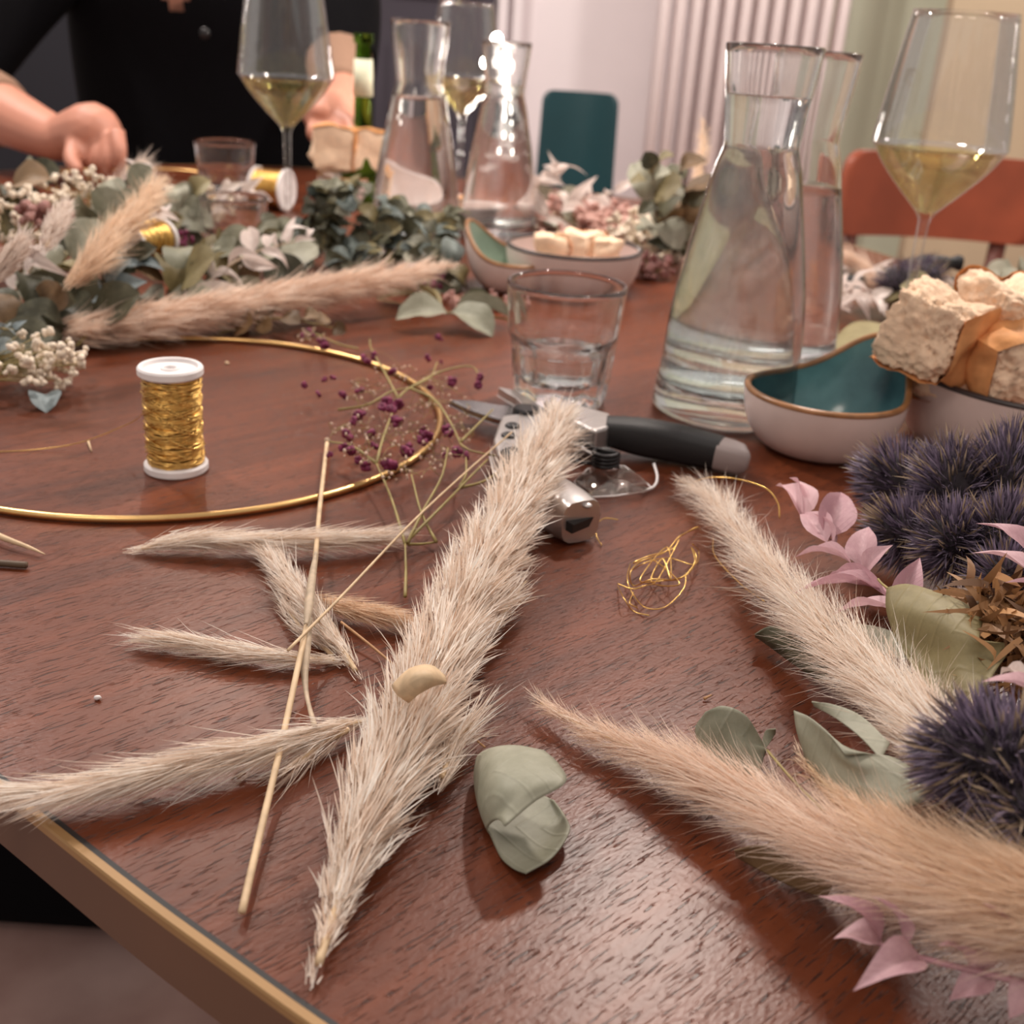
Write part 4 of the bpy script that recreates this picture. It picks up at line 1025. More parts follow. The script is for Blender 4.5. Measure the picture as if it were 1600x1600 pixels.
o = MB().ball(P(355, 567, .001), .0018, 7, 4, (1, .8, .7), .3).build('crumb', 'straw', origin=P(355, 567)); tag(o, 'small pale flake inside the hoop right of the spool', 'crumb')
root = thing('blue_petal', 'single pale blue petal inside the hoop at left', 'petal', P(70, 630))
put_leaf(root, P(72, 616, .003), P(72, 640, .002), 42 * mpp(P(70, 630)), leaf_mesh('round', 'blue_petal', .1, .2, 1), name='petal')

# purple gypsophila
def gyps(label, twigs, flowers, nbuds, region, seed, name='dried_gypsophila', r0=.0009, scale=1.0, fs=1.55):
    rnd = random.Random(seed); root = thing(name, label, 'dried flowers', P(twigs[0][0][0], twigs[0][0][1]), 'purple gypsophila sprigs')
    for tw in twigs: MB().tube(crom([P(*p) for p in tw], 10), [r0 * scale * (1 - .45 * i / 10) for i in range(11)], 5).build('twig', 'stem_green', root)
    ends = [P(*p) for tw in twigs for p in tw[1:]]
    mb = MB(); mt = MB()
    for k in range(nbuds):
        a = rnd.uniform(0, 2 * PI); q = math.sqrt(rnd.random()); px = region[0] + math.cos(a) * q * region[2]; py = region[1] + math.sin(a) * q * region[3]
        p = P(px, py, rnd.uniform(.004, region[4])); e = min(ends, key=lambda v_: (v_ - p).length)
        m_ = e.lerp(p, .5) + Vector((rnd.uniform(-.004, .004), rnd.uniform(-.004, .004), .002))
        if (e - p).length < .05: mt.tube(crom([e, m_, p], 5), .00016, 3)
        mb.ball(p, rnd.uniform(.0006, .0011) * scale, 5, 4, (1, 1, 1.2), .2)
        ends.append(p)
    o = mt.build('fine_twigs', 'stem_green', root); o['kind'] = 'stuff'
    o = mb.build('buds', 'bud', root); o['kind'] = 'stuff'
    proto = []
    for v_ in range(4):
        m = MB()
        for j in range(9):
            d_ = Vector((rnd.gauss(0, 1), rnd.gauss(0, 1), rnd.gauss(.6, .7))).normalized(); m.ball(d_ * .0011, .0011, 6, 4, (1, 1, .7), .35)
        me_o = m.build('flower', 'purple'); proto.append(me_o.data); bpy.data.objects.remove(me_o)
    for (px, py, h, s_) in flowers:
        p = P(px, py, h); o = bpy.data.objects.new('flower', proto[rnd.randrange(4)]); C.objects.link(o); o.parent = root
        o.location = p - worldpos(root); o.scale = (s_ * scale * fs,) * 3; o.rotation_euler = (rnd.random() * 6, rnd.random() * 6, 0)
        e = min(ends, key=lambda v_: (v_ - p).length)
    return root
rf = random.Random(77)
fl = [(475, 602, .012, .8), (498, 615, .012, .8), (536, 617, .014, 1.0), (562, 610, .014, 1.0), (506, 592, .012, .8), (520, 590, .012, .7), (570, 560, .016, 1.1), (585, 556, .016, 1), (575, 566, .016, .9), (612, 580, .018, 1.1), (605, 630, .02, 1.3), (622, 632, .02, 1.2), (612, 640, .02, 1.1), (598, 636, .02, 1.0),
      (560, 648, .015, 1.1), (553, 658, .015, 1.0), (566, 645, .015, .9), (543, 680, .013, 1.2), (537, 700, .012, 1.0), (548, 705, .012, 1.1), (578, 678, .016, 1.1), (622, 660, .018, 1.2), (616, 655, .018, .9), (635, 705, .014, 1.3), (641, 700, .014, 1.0), (660, 688, .016, 1.1), (668, 680, .016, 1.2), (608, 725, .012, 1.5), (572, 728, .012, 1.1), (560, 718, .012, .8),
      (669, 559, .012, .9), (707, 596, .014, 1.2), (749, 590, .014, 1.0), (748, 602, .014, 1.0), (684, 526, .008, .8), (688, 528, .008, .9), (700, 675, .018, 1.2), (697, 670, .018, 1), (714, 706, .016, 1.1), (728, 712, .016, .9), (690, 566, .012, .6), (672, 605, .014, .7), (515, 710, .01, .7), (586, 696, .014, .8), (695, 712, .014, .6), (660, 672, .016, .8)]
gyps('purple dried gypsophila sprig draped over the right side of the hoop', [
    [(633, 932, .003), (634, 890, .005), (633, 850, .007)], [(633, 850, .007), (612, 780, .010), (588, 724, .013)], [(588, 724, .013), (600, 680, .017), (622, 622, .020)],
    [(588, 724, .013), (552, 698, .014), (515, 690, .012)], [(637, 848, .007), (660, 800, .011), (690, 745, .014), (700, 700, .016)], [(637, 850, .006), (658, 850, .004), (682, 847, .003)],
    [(682, 847, .004), (658, 800, .010), (643, 742, .014)], [(640, 842, .007), (690, 792, .012), (740, 740, .017), (762, 718, .018)], [(718, 762, .014), (756, 752, .015), (790, 730, .015)],
    [(718, 762, .014), (728, 740, .018), (728, 715, .018)], [(622, 622, .020), (640, 606, .020), (672, 590, .018), (683, 566, .014)], [(528, 640, .014), (575, 632, .017), (610, 612, .020), (640, 606, .020)],
    [(640, 606, .020), (680, 625, .020), (708, 668, .018), (726, 700, .017), (775, 712, .018)], [(720, 690, .018), (745, 665, .020), (770, 640, .022)], [(640, 606, .020), (690, 580, .016), (735, 572, .013), (750, 588, .014)],
    [(622, 622, .020), (600, 580, .018), (580, 545, .014), (578, 530, .012)]], fl, 210, (628, 660, 112, 92, .022), 5)
gyps('far purple gypsophila tip lying on the hoop behind the spool', [[(560, 545, .006), (530, 538, .008), (500, 524, .010)], [(500, 524, .010), (478, 520, .012)]], [(503, 534, .008, 1.5), (508, 540, .008, 1.1), (482, 518, .012, .9), (490, 524, .010, .7), (474, 524, .01, .8)], 24, (485, 524, 22, 12, .014), 6)

# ------------------------------------------------------------------ curled eucalyptus leaf in front
def patch(rows, name, m, parent, nu=20, nv=22, thick=.0005):
    R_ = [crom([P(*p) for p in r], nv) for r in rows]; v = []; f = []
    cols = [crom([R_[i][j] for i in range(len(rows))], nu) for j in range(nv + 1)]
    for j in range(nv + 1):
        for i in range(nu + 1):
            p = cols[j][i]; p = Vector((p.x, p.y, max(p.z, TZ + .0006))); v.append(p)
    for j in range(nv):
        for i in range(nu): a = j * (nu + 1) + i; f.append((a, a + 1, a + nu + 2, a + nu + 1))
    c_ = sum(v, Vector()) / len(v); K = .07
    me = bpy.data.meshes.new(name); me.from_pydata([tuple((p - c_) / K) for p in v], [], f); me.materials.append(M[m])
    me.polygons.foreach_set('use_smooth', [True] * len(f)); me.update()
    o = bpy.data.objects.new(name, me); C.objects.link(o); o.parent = parent; o.location = c_ - worldpos(parent); o.scale = (K, K, K)
    o2 = o.modifiers.new('thick', 'SOLIDIFY'); o2.thickness = thick / K; return o
cl = thing('curled_leaf', 'curled grey-green eucalyptus leaf lying alone near the front of the table', 'leaf', P(800, 1290))
patch([[(850, 1172, .021), (872, 1192, .023), (884, 1222, .024), (836, 1252, .023), (788, 1290, .019)],
       [(806, 1164, .021), (832, 1190, .025), (840, 1218, .026), (812, 1242, .024), (778, 1280, .018)],
       [(768, 1168, .018), (772, 1192, .022), (776, 1222, .023), (772, 1252, .020), (768, 1284, .014)],
       [(745, 1182, .010), (742, 1205, .011), (744, 1236, .011), (750, 1266, .010), (760, 1296, .008)],
       [(748, 1205, .003), (748, 1226, .002), (752, 1256, .002), (758, 1284, .002), (766, 1306, .003)],
       [(790, 1225, .001), (800, 1250, .001), (798, 1290, .001), (790, 1318, .001), (782, 1340, .002)],
       [(850, 1245, .001), (862, 1272, .001), (858, 1305, .001), (832, 1338, .001), (802, 1358, .002)],
       [(866, 1250, .003), (884, 1276, .005), (890, 1300, .006), (864, 1340, .004), (822, 1366, .003)]], 'blade', 'euc', cl, 34, 26)

# ------------------------------------------------------------------ right-hand bouquet
plume('upper right pampas plume with its tip near the gold wire tangle', [(1530, 1215, .045, 150), (1480, 1165, .042, 150), (1420, 1105, .038, 138), (1350, 1042, .033, 124), (1290, 985, .028, 108), (1230, 920, .023, 96), (1175, 860, .018, 74), (1130, 800, .014, 52), (1100, 768, .012, 30), (1062, 752, .010, 12)],
      1300, .026, .34, 'plume', 8, .00035, seed=11, curl=.22)
plume('lower right pampas plume sweeping in from the front corner', [(1660, 1460, .036, 220), (1560, 1428, .036, 210), (1450, 1385, .032, 180), (1340, 1334, .026, 150), (1240, 1285, .021, 120), (1150, 1238, .016, 96), (1070, 1198, .013, 74), (990, 1168, .010, 56), (910, 1135, .008, 36), (845, 1098, .007, 14)],
      1500, .024, .32, 'plume_pink', 8, .0003, seed=12, curl=.25)
plume('wide tan pampas plume between the lower right plume and the thistles', [(1680, 1420, .046, 210), (1600, 1398, .044, 190), (1510, 1365, .040, 150), (1430, 1330, .036, 100), (1360, 1285, .032, 56), (1300, 1235, .028, 26), (1262, 1195, .026, 10)],
      1100, .024, .34, 'plume_tan', 8, .0003, seed=13, curl=.25)
def one_leaf(label, rows, m, name='eucalyptus_leaf', group='eucalyptus leaves at right', stem=None):
    root = thing(name, label, 'leaf', P(rows[0][0][0], rows[0][0][1]), group); patch(rows, 'blade', m, root, 14, 16, .0005)
    if stem: MB().tube(crom([P(*p) for p in stem], 10), .0005, 5).build('leaf_stalk', 'stem_green', root)
    return root
one_leaf('round pale green leaf standing between the two right plumes', [[(1192, 1160, .014), (1165, 1118, .022), (1130, 1103, .024), (1102, 1112, .022)], [(1196, 1170, .012), (1160, 1140, .018), (1120, 1138, .018), (1086, 1140, .016)], [(1198, 1172, .012), (1160, 1168, .014), (1130, 1172, .012), (1100, 1178, .010)], [(1192, 1180, .010), (1186, 1205, .008), (1165, 1213, .006), (1120, 1192, .008)]], 'euc', stem=[(1198, 1172, .012), (1240, 1220, .02), (1290, 1270, .026)])
one_leaf('tiny leaf tucked beside the round pale green leaf', [[(1190, 1168, .012), (1196, 1142, .016), (1212, 1140, .018)], [(1192, 1174, .011), (1202, 1162, .013), (1212, 1146, .015)]], 'euc')
one_leaf('large pale green leaf with pointed tip below the upper right plume', [[(1240, 1110, .036), (1262, 1120, .038), (1292, 1145, .040), (1320, 1180, .040)], [(1244, 1140, .032), (1280, 1160, .034), (1330, 1190, .038), (1385, 1180, .040)], [(1256, 1180, .026), (1300, 1205, .030), (1360, 1215, .036), (1430, 1205, .040)], [(1270, 1220, .022), (1320, 1250, .026), (1380, 1270, .032), (1450, 1250, .038)]], 'euc')
one_leaf('narrow pale leaf arching above the large pointed leaf', [[(1268, 1097, .034), (1300, 1100, .036), (1345, 1118, .038), (1390, 1160, .040)], [(1272, 1104, .032), (1305, 1122, .034), (1342, 1150, .036), (1376, 1186, .038)]], 'euc')
one_leaf('long narrow leaf under the left side of the upper right plume', [[(1180, 992, .010), (1205, 978, .014), (1245, 990, .016), (1300, 1030, .018)], [(1180, 996, .007), (1210, 1005, .008), (1250, 1030, .008), (1290, 1062, .010)], [(1184, 998, .004), (1212, 1018, .003), (1245, 1042, .003), (1285, 1068, .005)]], 'euc_dark')
one_leaf('large dry olive leaf with jagged edge below the blue thistles', [[(1385, 918, .048), (1415, 912, .052), (1450, 920, .054), (1500, 938, .054), (1538, 962, .052)], [(1384, 950, .044), (1420, 955, .048), (1465, 968, .051), (1505, 985, .052), (1532, 1000, .052)], [(1396, 990, .038), (1430, 1010, .038), (1470, 1030, .040), (1510, 1035, .044), (1578, 1008, .050)], [(1420, 1030, .036), (1450, 1060, .034), (1480, 1085, .034), (1520, 1075, .040), (1560, 1040, .046)], [(1440, 1060, .036), (1470, 1095, .034), (1500, 1112, .034), (1525, 1090, .038), (1540, 1070, .042)]], 'olive', stem=[(1388, 920, .048), (1378, 912, .046), (1372, 905, .044)])
one_leaf('pale eucalyptus leaf behind the olive leaf, mostly hidden', [[(1300, 985, .022), (1340, 975, .028), (1390, 985, .034), (1420, 1010, .036)], [(1310, 1005, .018), (1350, 1015, .024), (1390, 1025, .030), (1415, 1030, .034)]], 'euc')
one_leaf('dark leaf under the lower right plume casting a deep shadow', [[(1148, 1330, .010), (1190, 1322, .012), (1240, 1345, .014), (1300, 1385, .016)], [(1150, 1340, .004), (1190, 1362, .004), (1235, 1385, .005), (1290, 1405, .008)]], 'brownleaf')

sprig('lilac leaf sprig with its tip right of the dipping bowl shadow', [(1405, 955, .040), (1365, 902, .036), (1310, 855, .032), (1262, 812, .030)],
      [(1254, 812, .030, 1214, 750, .034, 30), (1256, 806, .032, 1238, 740, .040, 28, 25), (1292, 848, .032, 1252, 796, .034, 38, -20), (1292, 842, .032, 1318, 762, .044, 50, 15), (1300, 852, .032, 1276, 800, .040, 26, 60), (1346, 886, .035, 1356, 818, .046, 42, -20), (1352, 892, .036, 1392, 850, .050, 34, 30), (1382, 925, .038, 1238, 918, .030, 30, 10), (1385, 932, .038, 1290, 890, .030, 22, -30), (1330, 880, .034, 1242, 862, .026, 16), (1400, 948, .040, 1440, 868, .055, 36, 20), (1400, 955, .040, 1296, 955, .030, 26, 15)], 'lilac', 'ovate', 'stem_lilac', .0009, fold=.22, bend=.10)
sprig('lilac leaf sprig at the right edge beside the upper thistles', [(1680, 890, .070), (1640, 880, .068), (1600, 872, .066)],
      [(1612, 872, .066, 1528, 810, .072, 36), (1618, 905, .066, 1522, 856, .070, 44, 10), (1640, 930, .064, 1572, 905, .066, 30)], 'lilac', 'ovate', 'stem_lilac', .0009, fold=.2, seed=1)
sprig('lilac leaf sprig at the right edge above the lower thistle', [(1690, 1100, .070), (1650, 1090, .068), (1610, 1082, .066)],
      [(1625, 1092, .066, 1536, 1058, .070, 44, 10), (1640, 1120, .066, 1570, 1110, .066, 34), (1612, 1078, .066, 1560, 1045, .060, 20, -20, 'white_leaf')], 'lilac', 'ovate', 'stem_lilac', .0009, fold=.25, seed=2)
sprig('lilac leaf sprig under the lower right plume at the front corner', [(1690, 1570, .026), (1600, 1536, .026), (1500, 1512, .024), (1430, 1494, .022), (1370, 1474, .020)],
      [(1376, 1472, .020, 1286, 1392, .028, 46, 10), (1410, 1480, .022, 1368, 1392, .036, 26, 50), (1378, 1474, .020, 1302, 1460, .018, 46), (1440, 1496, .022, 1336, 1540, .020, 52, -10), (1515, 1510, .024, 1470, 1470, .032, 40, 30), (1530, 1518, .024, 1540, 1480, .034, 34), (1600, 1530, .026, 1554, 1405, .048, 74, 15), (1556, 1524, .024, 1480, 1562, .016, 40, -20), (1620, 1545, .026, 1575, 1590, .020, 46), (1650, 1550, .026, 1640, 1460, .040, 50)], 'lilac', 'ovate', 'stem_lilac', .0012, fold=.25, seed=3, bend=.15)

def thistle(label, c, axis, rl, rw, spike, n, seed, stem_to=None, m='thistle', cat='dried flower', group='blue thistle heads', wsp=.0011):
    rng = np.random.default_rng(seed); c = Vector(c); ax = Vector(axis).normalized(); x, y = frame(ax)
    root = thing('thistle_head', label, cat, c, group)
    v = []; f = []
    mb = MB(); mb.ball((0, 0, 0), 1, 14, 9, (1, 1, 1), .06)
    R = Matrix((x, y, ax)).transposed()
    mb.v = [tuple(c + R @ Vector((p[0] * rw, p[1] * rw, p[2] * rl))) for p in mb.v]; mb.build('cone', 'thistle_core', root)
    d_ = rng.normal(size=(n, 3)); d_ /= np.linalg.norm(d_, axis=1, keepdims=True)
    loc = d_ * np.array([rw, rw, rl]) * .95; dr = d_ + np.array([0, 0, .35]) + rng.normal(0, .16, (n, 3))
    Rn = np.array(R); B = loc @ Rn.T + np.array(c); Dd = dr @ Rn.T
    lay = rng.random(n)
    fibres('spines', root, B, Dd, spike * rng.uniform(.6, 1.25, n), wsp, m, 3, 0, .15, rng.random(n) * .9, True, seed)
    k = n // 8
    fibres('pale_bracts', root, B[:k], Dd[:k], spike * 1.35, wsp * 1.2, 'thistle_tip', 3, 0, .1, None, True, seed + 1)
    if stem_to is not None: MB().tube(crom([c, c.lerp(Vector(stem_to), .5) + Vector((0, 0, .004)), Vector(stem_to)], 10), .0011, 6).build('stem', 'stem_dark', root)
    return root
thistle('blue thistle head at the left of the upper cluster, touching the dipping bowl', P(1410, 758, .040), (-.7, .2, .5), .019, .0135, .011, 1500, 1, P(1560, 960, .03))
thistle('blue thistle head in the middle of the upper cluster', P(1490, 765, .054), (-.3, .2, .9), .018, .013, .011, 1500, 2, P(1580, 960, .03))
thistle('blue thistle head at the right edge of the upper cluster', P(1575, 752, .060), (.2, .2, .9), .020, .014, .012, 1500, 3, P(1600, 960, .03))
thistle('blue thistle head low at the left of the upper cluster', P(1418, 835, .036), (-.8, -.1, .3), .015, .011, .010, 1100, 4, P(1570, 970, .03))
thistle('blue thistle head low in the middle of the upper cluster', P(1492, 850, .048), (-.5, -.3, .6), .015, .011, .010, 1200, 5, P(1590, 980, .03))
thistle('blue thistle head low at the right of the upper cluster', P(1572, 845, .055), (.2, -.3, .7), .016, .012, .011, 1200, 6, P(1620, 980, .03))
thistle('dark blue thistle head at the right edge below the upper lilac leaves', P(1580, 905, .050), (.4, -.5, .4), .012, .010, .009, 900, 9, P(1640, 1000, .03))
thistle('dark blue thistle head over the tan plume at the right edge', P(1562, 1190, .056), (-.85, .0, .25), .020, .0125, .0095, 1700, 7, P(1700, 1240, .05))
thistle('small dark thistle head at the right edge under the plume thistle', P(1615, 1270, .052), (-.4, -.2, .25), .012, .009, .008, 800, 8, P(1700, 1300, .05))
# brown dried flower petals below the upper cluster
rng = np.random.default_rng(5)
df = thing('dried_flower', 'curled brown dried flower head between olive leaf and upper thistles', 'dried flower', P(1545, 985, .03))
c = P(1548, 975, .046); n = 260
MB().ball(c, .010, 12, 8, (1.3, 1, 1), .1).build('flower_core', 'brownleaf', df)
dr = rng.normal(size=(n, 3)) + np.array([0, -.5, .6])
fibres('petals', df, np.array(c) + rng.normal(0, .006, (n, 3)), dr, rng.uniform(.010, .020, n), .0046, 'dryflower', 5, .35, 1.3, None, True, 5)
fibres('stamens', df, np.array(P(1590, 1010, .045)) + rng.normal(0, .007, (240, 3)), rng.normal(size=(240, 3)), rng.uniform(.008, .016, 240), .0032, 'dryflower', 5, .35, 1.3, None, True, 6)

# ------------------------------------------------------------------ left-hand heap of dried flowers
def hare(label, a, b, wpx, h0, h1, seed):
    pa, pb = P(a[0], a[1], h0), P(b[0], b[1], h1)
    q = [(a[0] + (b[0] - a[0]) * t, a[1] + (b[1] - a[1]) * t, h0 + (h1 - h0) * t, wpx * math.sin(PI * (.12 + .8 * t))) for t in (0, .25, .5, .75, 1)]
    return plume(label, q, 260, .012, .2, 'hare', 7, .0007, seed=seed, name='hare_tail', cat='dried grass', group='white hare tail grasses', curl=.1, fill=.95)
hare('white fluffy hare tail grass head left of the lying gold spool', (72, 385), (104, 318), 44, .085, .105, 31)
hare('white fluffy hare tail grass head at the left edge', (-10, 435), (36, 378), 48, .075, .095, 32)
plume('peach pampas plume rising from the left heap behind the lying spool', [(115, 440, .05, 34), (145, 410, .06, 60), (172, 375, .07, 72), (205, 340, .08, 66), (235, 305, .09, 46), (262, 278, .095, 18)], 420, .03, .22, 'plume_tan', 7, .0007, seed=33, name='pampas_plume')
plume('long blurred pampas plume along the front of the left heap', [(110, 520, .012, 70), (200, 505, .018, 88), (300, 490, .022, 90), (400, 472, .024, 84), (490, 455, .026, 78), (570, 440, .030, 66), (640, 428, .032, 44), (710, 412, .034, 14)], 1100, .026, .28, 'plume_pink', 7, .0009, seed=34, wk=.9)
plume('white pampas plume standing high at the back left of the heap', [(150, 330, .05, 20), (180, 300, .065, 36), (205, 275, .08, 30), (225, 255, .09, 12)], 140, .03, .25, 'hare', 6, .0008, seed=35)
L = [('dark eucalyptus sprig at the far left of the heap', (-20, 420, .01), (60, 265, .09), 11, .050, 'euc_dark', 1), ('eucalyptus sprig with large grey leaves in front of the peach plume', (20, 500, .01), (130, 370, .06), 8, .046, 'euc', 2),
     ('eucalyptus sprig low at the left of the heap', (-20, 560, .01), (90, 470, .03), 9, .044, 'euc_dark', 3), ('brownish leaf sprig under the long blurred plume', (120, 540, .006), (260, 470, .02), 8, .042, 'brownleaf', 4),
     ('eucalyptus sprig in the middle of the heap behind the blue petals', (160, 500, .01), (215, 410, .05), 8, .040, 'euc_dark', 5), ('pale eucalyptus sprig right of the lying spool', (240, 490, .015), (350, 390, .05), 9, .046, 'euc', 6),
     ('eucalyptus sprig ending in a pale leaf above the long plume', (330, 470, .02), (440, 412, .03), 6, .050, 'euc', 7), ('olive eucalyptus sprig behind the peach plume', (150, 420, .02), (210, 300, .08), 8, .044, 'euc', 8),
     ('dark leaf sprig below the long blurred plume', (340, 522, .002), (520, 512, .004), 6, .03, 'brownleaf', 9), ('eucalyptus sprig behind the tumbler in the heap', (250, 400, .01), (300, 310, .06), 8, .040, 'euc', 10)]
for lab, a, b, n, s_, m, sd in L:
    auto_sprig(lab, P(*a), P(*b), n + 4, s_ * .8, m, 'round', sd, group='eucalyptus sprigs in the left heap', mats=[m, m, 'euc_dark', 'brownleaf' if sd % 2 else 'olive'])
W = [('bleached white leaf sprig in front of the left wine glass stem', (280, 480, .02), (480, 372, .06), 15, .040), ('bleached white leaf sprig reaching up at the back of the left heap', (170, 350, .04), (215, 268, .09), 9, .036),
     ('bleached white leaf sprig at the far left of the heap', (20, 460, .03), (60, 400, .06), 8, .034), ('bleached white leaf sprig above the lying gold spool', (180, 420, .03), (260, 330, .07), 9, .034), ('bleached white leaf sprig behind the left wine glass', (290, 360, .02), (400, 300, .05), 12, .036)]
for k, (lab, a, b, n, s_) in enumerate(W):
    auto_sprig(lab, P(*a), P(*b), n, s_, 'white_leaf', 'ovate', 60 + k, stem='sheath', aspect=.42, ang=50, name='bleached_sprig', group='bleached white leaf sprigs')
def blossom(label, c, r, n, m, seed, name='baby_breath', ball=.0022, sq=.7, stems=None, cat='dried flowers', mat_s='stem_green', group='small blossom clusters', jit=.35):
    rnd = random.Random(seed); c = Vector(c); root = thing(name, label, cat, c, group); mb = MB(); mt = MB(); st_ = Vector(stems) if stems is not None else c - Vector((0, 0, c.z - TZ - .002))
    for k in range(n):
        d_ = Vector((rnd.gauss(0, 1), rnd.gauss(0, 1), rnd.gauss(0, 1))).normalized() * r * rnd.random() ** .4; p = c + Vector((d_.x, d_.y, d_.z * sq)); p.z = max(p.z, TZ + .003)
        for q in range(3): mb.ball(p + Vector((rnd.gauss(0, 1), rnd.gauss(0, 1), rnd.gauss(0, 1))) * ball * .5, ball * rnd.uniform(.5, .9), 6, 4, (1, 1, 1), jit)
        mt.tube([st_, st_.lerp(p, .5) + Vector((0, 0, .003)), p], .0003, 3)
    o = mb.build('blossoms', m, root); o['kind'] = 'stuff'; o = mt.build('twigs', mat_s, root); o['kind'] = 'stuff'; return root
blossom('cream baby\'s breath cluster at the left just above the blue petal', P(52, 562, .022), .030, 34, 'cream_fl', 1, stems=P(-60, 600, .006), ball=.0030)
blossom('cream baby\'s breath cluster nearest the spool', P(88, 560, .020), .022, 26, 'cream_fl', 2, stems=P(-60, 598, .006), ball=.0030)
blossom('cream baby\'s breath cluster at the back of the left heap', P(130, 310, .07), .040, 60, 'cream_fl', 3, ball=.0035)
blossom('cream baby\'s breath cluster by the far left eucalyptus', P(30, 340, .06), .035, 50, 'cream_fl', 4, ball=.0035)
blossom('pink everlasting flowers behind the hare tail', P(70, 335, .075), .016, 16, 'pink_petal', 5, ball=.006)
blossom('purple statice blossoms right of the lying gold spool', P(265, 385, .03), .022, 40, 'purple', 6, ball=.0028)
blossom('pale pink blossoms behind the left wine glass', P(300, 330, .03), .045, 90, 'cream_fl', 7, ball=.004)
auto_sprig('blue hydrangea petals in the middle of the left heap', P(160, 470, .03), P(215, 415, .05), 12, .026, 'blue_petal', 'ovate', 71, aspect=.7, name='blue_flower', cat='dried flower', group='blue petals')
auto_sprig('blue petals at the lower left beside the baby\'s breath', P(-10, 570, .02), P(20, 515, .03), 8, .024, 'blue_petal', 'ovate', 72, aspect=.7, name='blue_flower', cat='dried flower', group='blue petals')

# eucalyptus heap in the middle
mid = [('dense eucalyptus bunch directly right of the left wine glass', (470, 400, .004), (520, 290, .085), 24, 81), ('dense eucalyptus bunch in front of the bread slices', (520, 420, .004), (560, 290, .085), 24, 82), ('dense eucalyptus bunch below the left far carafe', (560, 430, .004), (610, 310, .07), 24, 83),
       ('dense eucalyptus bunch below the shallow white bowl', (610, 430, .004), (650, 330, .055), 22, 84), ('dense eucalyptus bunch left of the pale green dipping bowl', (660, 440, .004), (710, 335, .06), 22, 85), ('low eucalyptus bunch above the tip of the long blurred plume', (560, 440, .004), (500, 370, .03), 18, 86), ('low eucalyptus bunch at the foot of the left wine glass', (480, 430, .004), (430, 360, .04), 16, 87), ('low eucalyptus bunch touching the pale green dipping bowl', (730, 450, .004), (640, 385, .03), 18, 88)]
for lab, a, b, n, sd in mid:
    auto_sprig(lab, P(*a), P(*b), n + 10, .025, 'euc_dark', 'round', sd, group='eucalyptus bunches in the middle', mats=['euc_dark', 'euc_dark', 'euc_blue', 'euc_dark', 'olive', 'euc'], ang=75, aspect=.7, sr=.0016, stem='stem_dark')
sprig('sprig of four pale eucalyptus leaves lying behind the tumbler', [(800, 500, .006), (750, 492, .010), (700, 488, .010), (590, 468, .006)],
      [(700, 492, .010, 620, 494, .012, 46, -25, 'euc'), (702, 490, .010, 770, 520, .004, 50, 15, 'euc'), (690, 478, .008, 590, 462, .006, 40, 30, 'olive'), (712, 480, .014, 800, 492, .012, 34, -40, 'euc'), (715, 476, .014, 775, 470, .018, 26, -50, 'euc_dark')], 'euc', 'round', fold=.25, bend=.1, group='eucalyptus bunches in the middle')
blossom('dark pink petals scattered left of the pale green dipping bowl', P(735, 470, .006), .040, 30, 'pink_petal', 90, ball=.0035, sq=.15)
blossom('purple statice blossoms in the middle eucalyptus heap', P(640, 440, .012), .035, 26, 'purple', 91, ball=.003, sq=.4)

# behind: dried flowers at the far side
auto_sprig('dark olive leaf sprig standing left of the nearest carafe', P(1030, 400, .004), P(1020, 262, .12), 16, .038, 'olive', 'round', 92, mats=['euc_dark', 'olive', 'euc'], group='sprigs beyond the bowls', ang=60, stem='stem_dark')
auto_sprig('second olive leaf sprig touching the nearest carafe', P(1050, 400, .004), P(1066, 268, .11), 14, .036, 'olive', 'round', 93, mats=['euc_dark', 'brownleaf', 'euc'], group='sprigs beyond the bowls', stem='stem_dark')
auto_sprig('single broad olive leaf standing in front of the teal chair', P(872, 362, .01), P(872, 300, .03), 4, .05, 'euc', 'round', 94, group='sprigs beyond the bowls')
auto_sprig('bleached white leaf sprig in front of the teal chair', P(800, 345, .01), P(868, 262, .08), 14, .05, 'white_leaf', 'ovate', 95, stem='sheath', aspect=.4, name='bleached_sprig', group='bleached white leaf sprigs')
auto_sprig('bleached white leaf sprig lying below the teal chair', P(830, 360, .01), P(960, 300, .04), 12, .05, 'white_leaf', 'ovate', 96, stem='sheath', aspect=.4, name='bleached_sprig', group='bleached white leaf sprigs')
blossom('pinkish dried blossom heap behind the bowl with bread pieces', P(930, 345, .015), .10, 150, 'pink_petal', 97, ball=.007, sq=.2)
blossom('cream dried blossom heap under the olive sprigs', P(1020, 370, .02), .06, 120, 'cream_fl', 98, ball=.005, sq=.5)
blossom('pale pink blossoms behind the nearest carafe at its left', P(1010, 420, .01), .035, 50, 'pink_petal', 99, ball=.004, sq=.4)
plume('orange-tinted pampas plume standing beside the nearest carafe', [(1085, 330, .03, 20), (1092, 280, .06, 34), (1098, 235, .09, 34), (1100, 190, .12, 12)], 130, .03, .12, 'plume_tan', 6, .0009, seed=41)
plume('pale pampas plume lying flat behind the bread bowl', [(1560, 480, .02, 20), (1520, 462, .024, 36), (1480, 448, .028, 30), (1445, 432, .03, 10)], 130, .03, .16, 'hare', 6, .0009, seed=42)
plume('pinkish pampas plume right behind the second carafe', [(1395, 470, .02, 20), (1370, 445, .03, 50), (1345, 420, .04, 46), (1320, 400, .05, 16)], 200, .03, .2, 'plume_pink', 6, .0008, seed=43)
plume('small curved plume in front of the pinkish blossom heap', [(1000, 350, .012, 16), (960, 352, .014, 26), (920, 350, .014, 12)], 70, .03, .16, 'plume_pink', 6, .0009, seed=44)
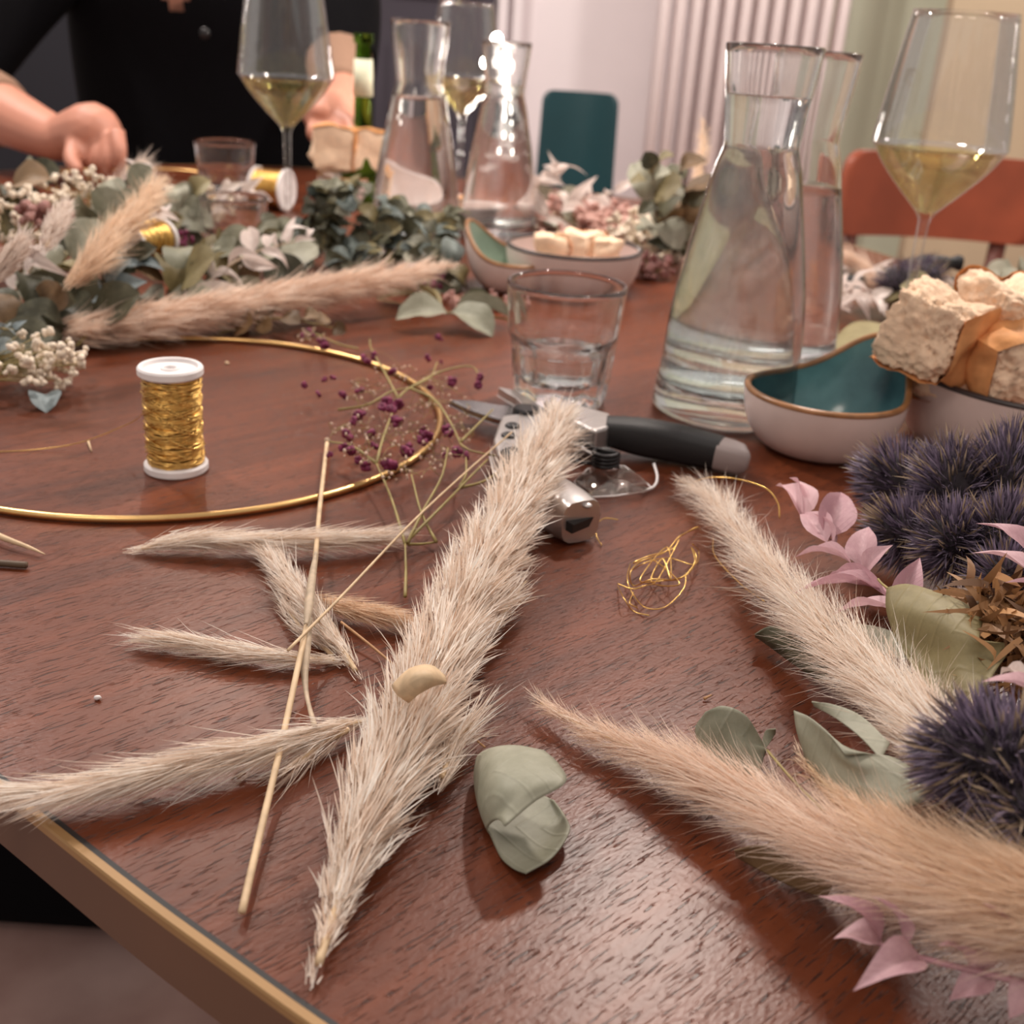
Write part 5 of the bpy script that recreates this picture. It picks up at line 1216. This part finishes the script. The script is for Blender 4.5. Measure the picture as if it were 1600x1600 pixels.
auto_sprig('white leaf sprig behind the right side of the carafes', P(1300, 500, .01), P(1370, 430, .03), 14, .032, 'white_leaf', 'ovate', 100, stem='sheath', aspect=.45, name='bleached_sprig', group='bleached white leaf sprigs')
auto_sprig('second white leaf sprig behind the wine glass stem', P(1290, 480, .01), P(1380, 475, .02), 14, .030, 'white_leaf', 'ovate', 101, stem='sheath', aspect=.45, name='bleached_sprig', group='bleached white leaf sprigs')
auto_sprig('grey-green leaf sprig above the bread bowl at the right edge', P(1640, 470, .01), P(1570, 430, .02), 8, .036, 'euc', 'round', 102, group='sprigs beyond the bowls')
auto_sprig('olive leaf sprig behind the wine glass stem', P(1480, 510, .006), P(1400, 480, .012), 6, .05, 'olive', 'round', 103, group='sprigs beyond the bowls')
thistle('blue thistle head behind the wine glass stem', P(1405, 450, .03), (-.4, -.2, .8), .020, .016, .012, 700, 50, P(1460, 500, .01), wsp=.0012)
thistle('second blue thistle head right of the wine glass stem', P(1440, 440, .03), (.3, -.2, .8), .020, .016, .012, 700, 51, P(1470, 500, .01), wsp=.0012)
one_leaf('large olive leaf lying between the dipping bowl and the second carafe', [[(1290, 545, .004), (1330, 505, .012), (1375, 505, .014), (1400, 525, .012)], [(1292, 560, .004), (1330, 540, .010), (1370, 535, .011), (1398, 540, .010)], [(1300, 572, .003), (1335, 572, .005), (1365, 565, .006), (1390, 555, .006)]], 'olive', group='sprigs beyond the bowls')
# second pair of secateurs far right
s2 = thing('secateurs', 'far secateurs with black handles on the flowers in front of the wooden chair', 'secateurs', P(1400, 425, .03))
grip([P(1420, 420, .035), P(1450, 414, .036), P(1475, 412, .036)], [.010, .011, .009], [.009, .010, .008], 'grip', 'black', s2)
grip([P(1472, 412, .036), P(1488, 411, .036), P(1498, 411, .036)], [.006, .006, .008], [.006, .006, .008], 'end_cap', 'black', s2)
grip([P(1475, 440, .03), P(1520, 442, .03), P(1560, 438, .03)], [.004, .005, .004], [.004, .005, .004], 'grip', 'black', s2)
grip([P(1298, 410, .035), P(1320, 418, .035), P(1345, 432, .033)], [.006, .010, .006], [.004, .006, .004], 'blade', 'steel', s2)
grip([P(1308, 428, .03), P(1330, 440, .03), P(1400, 425, .034)], [.006, .010, .006], [.004, .006, .004], 'body', 'black', s2)
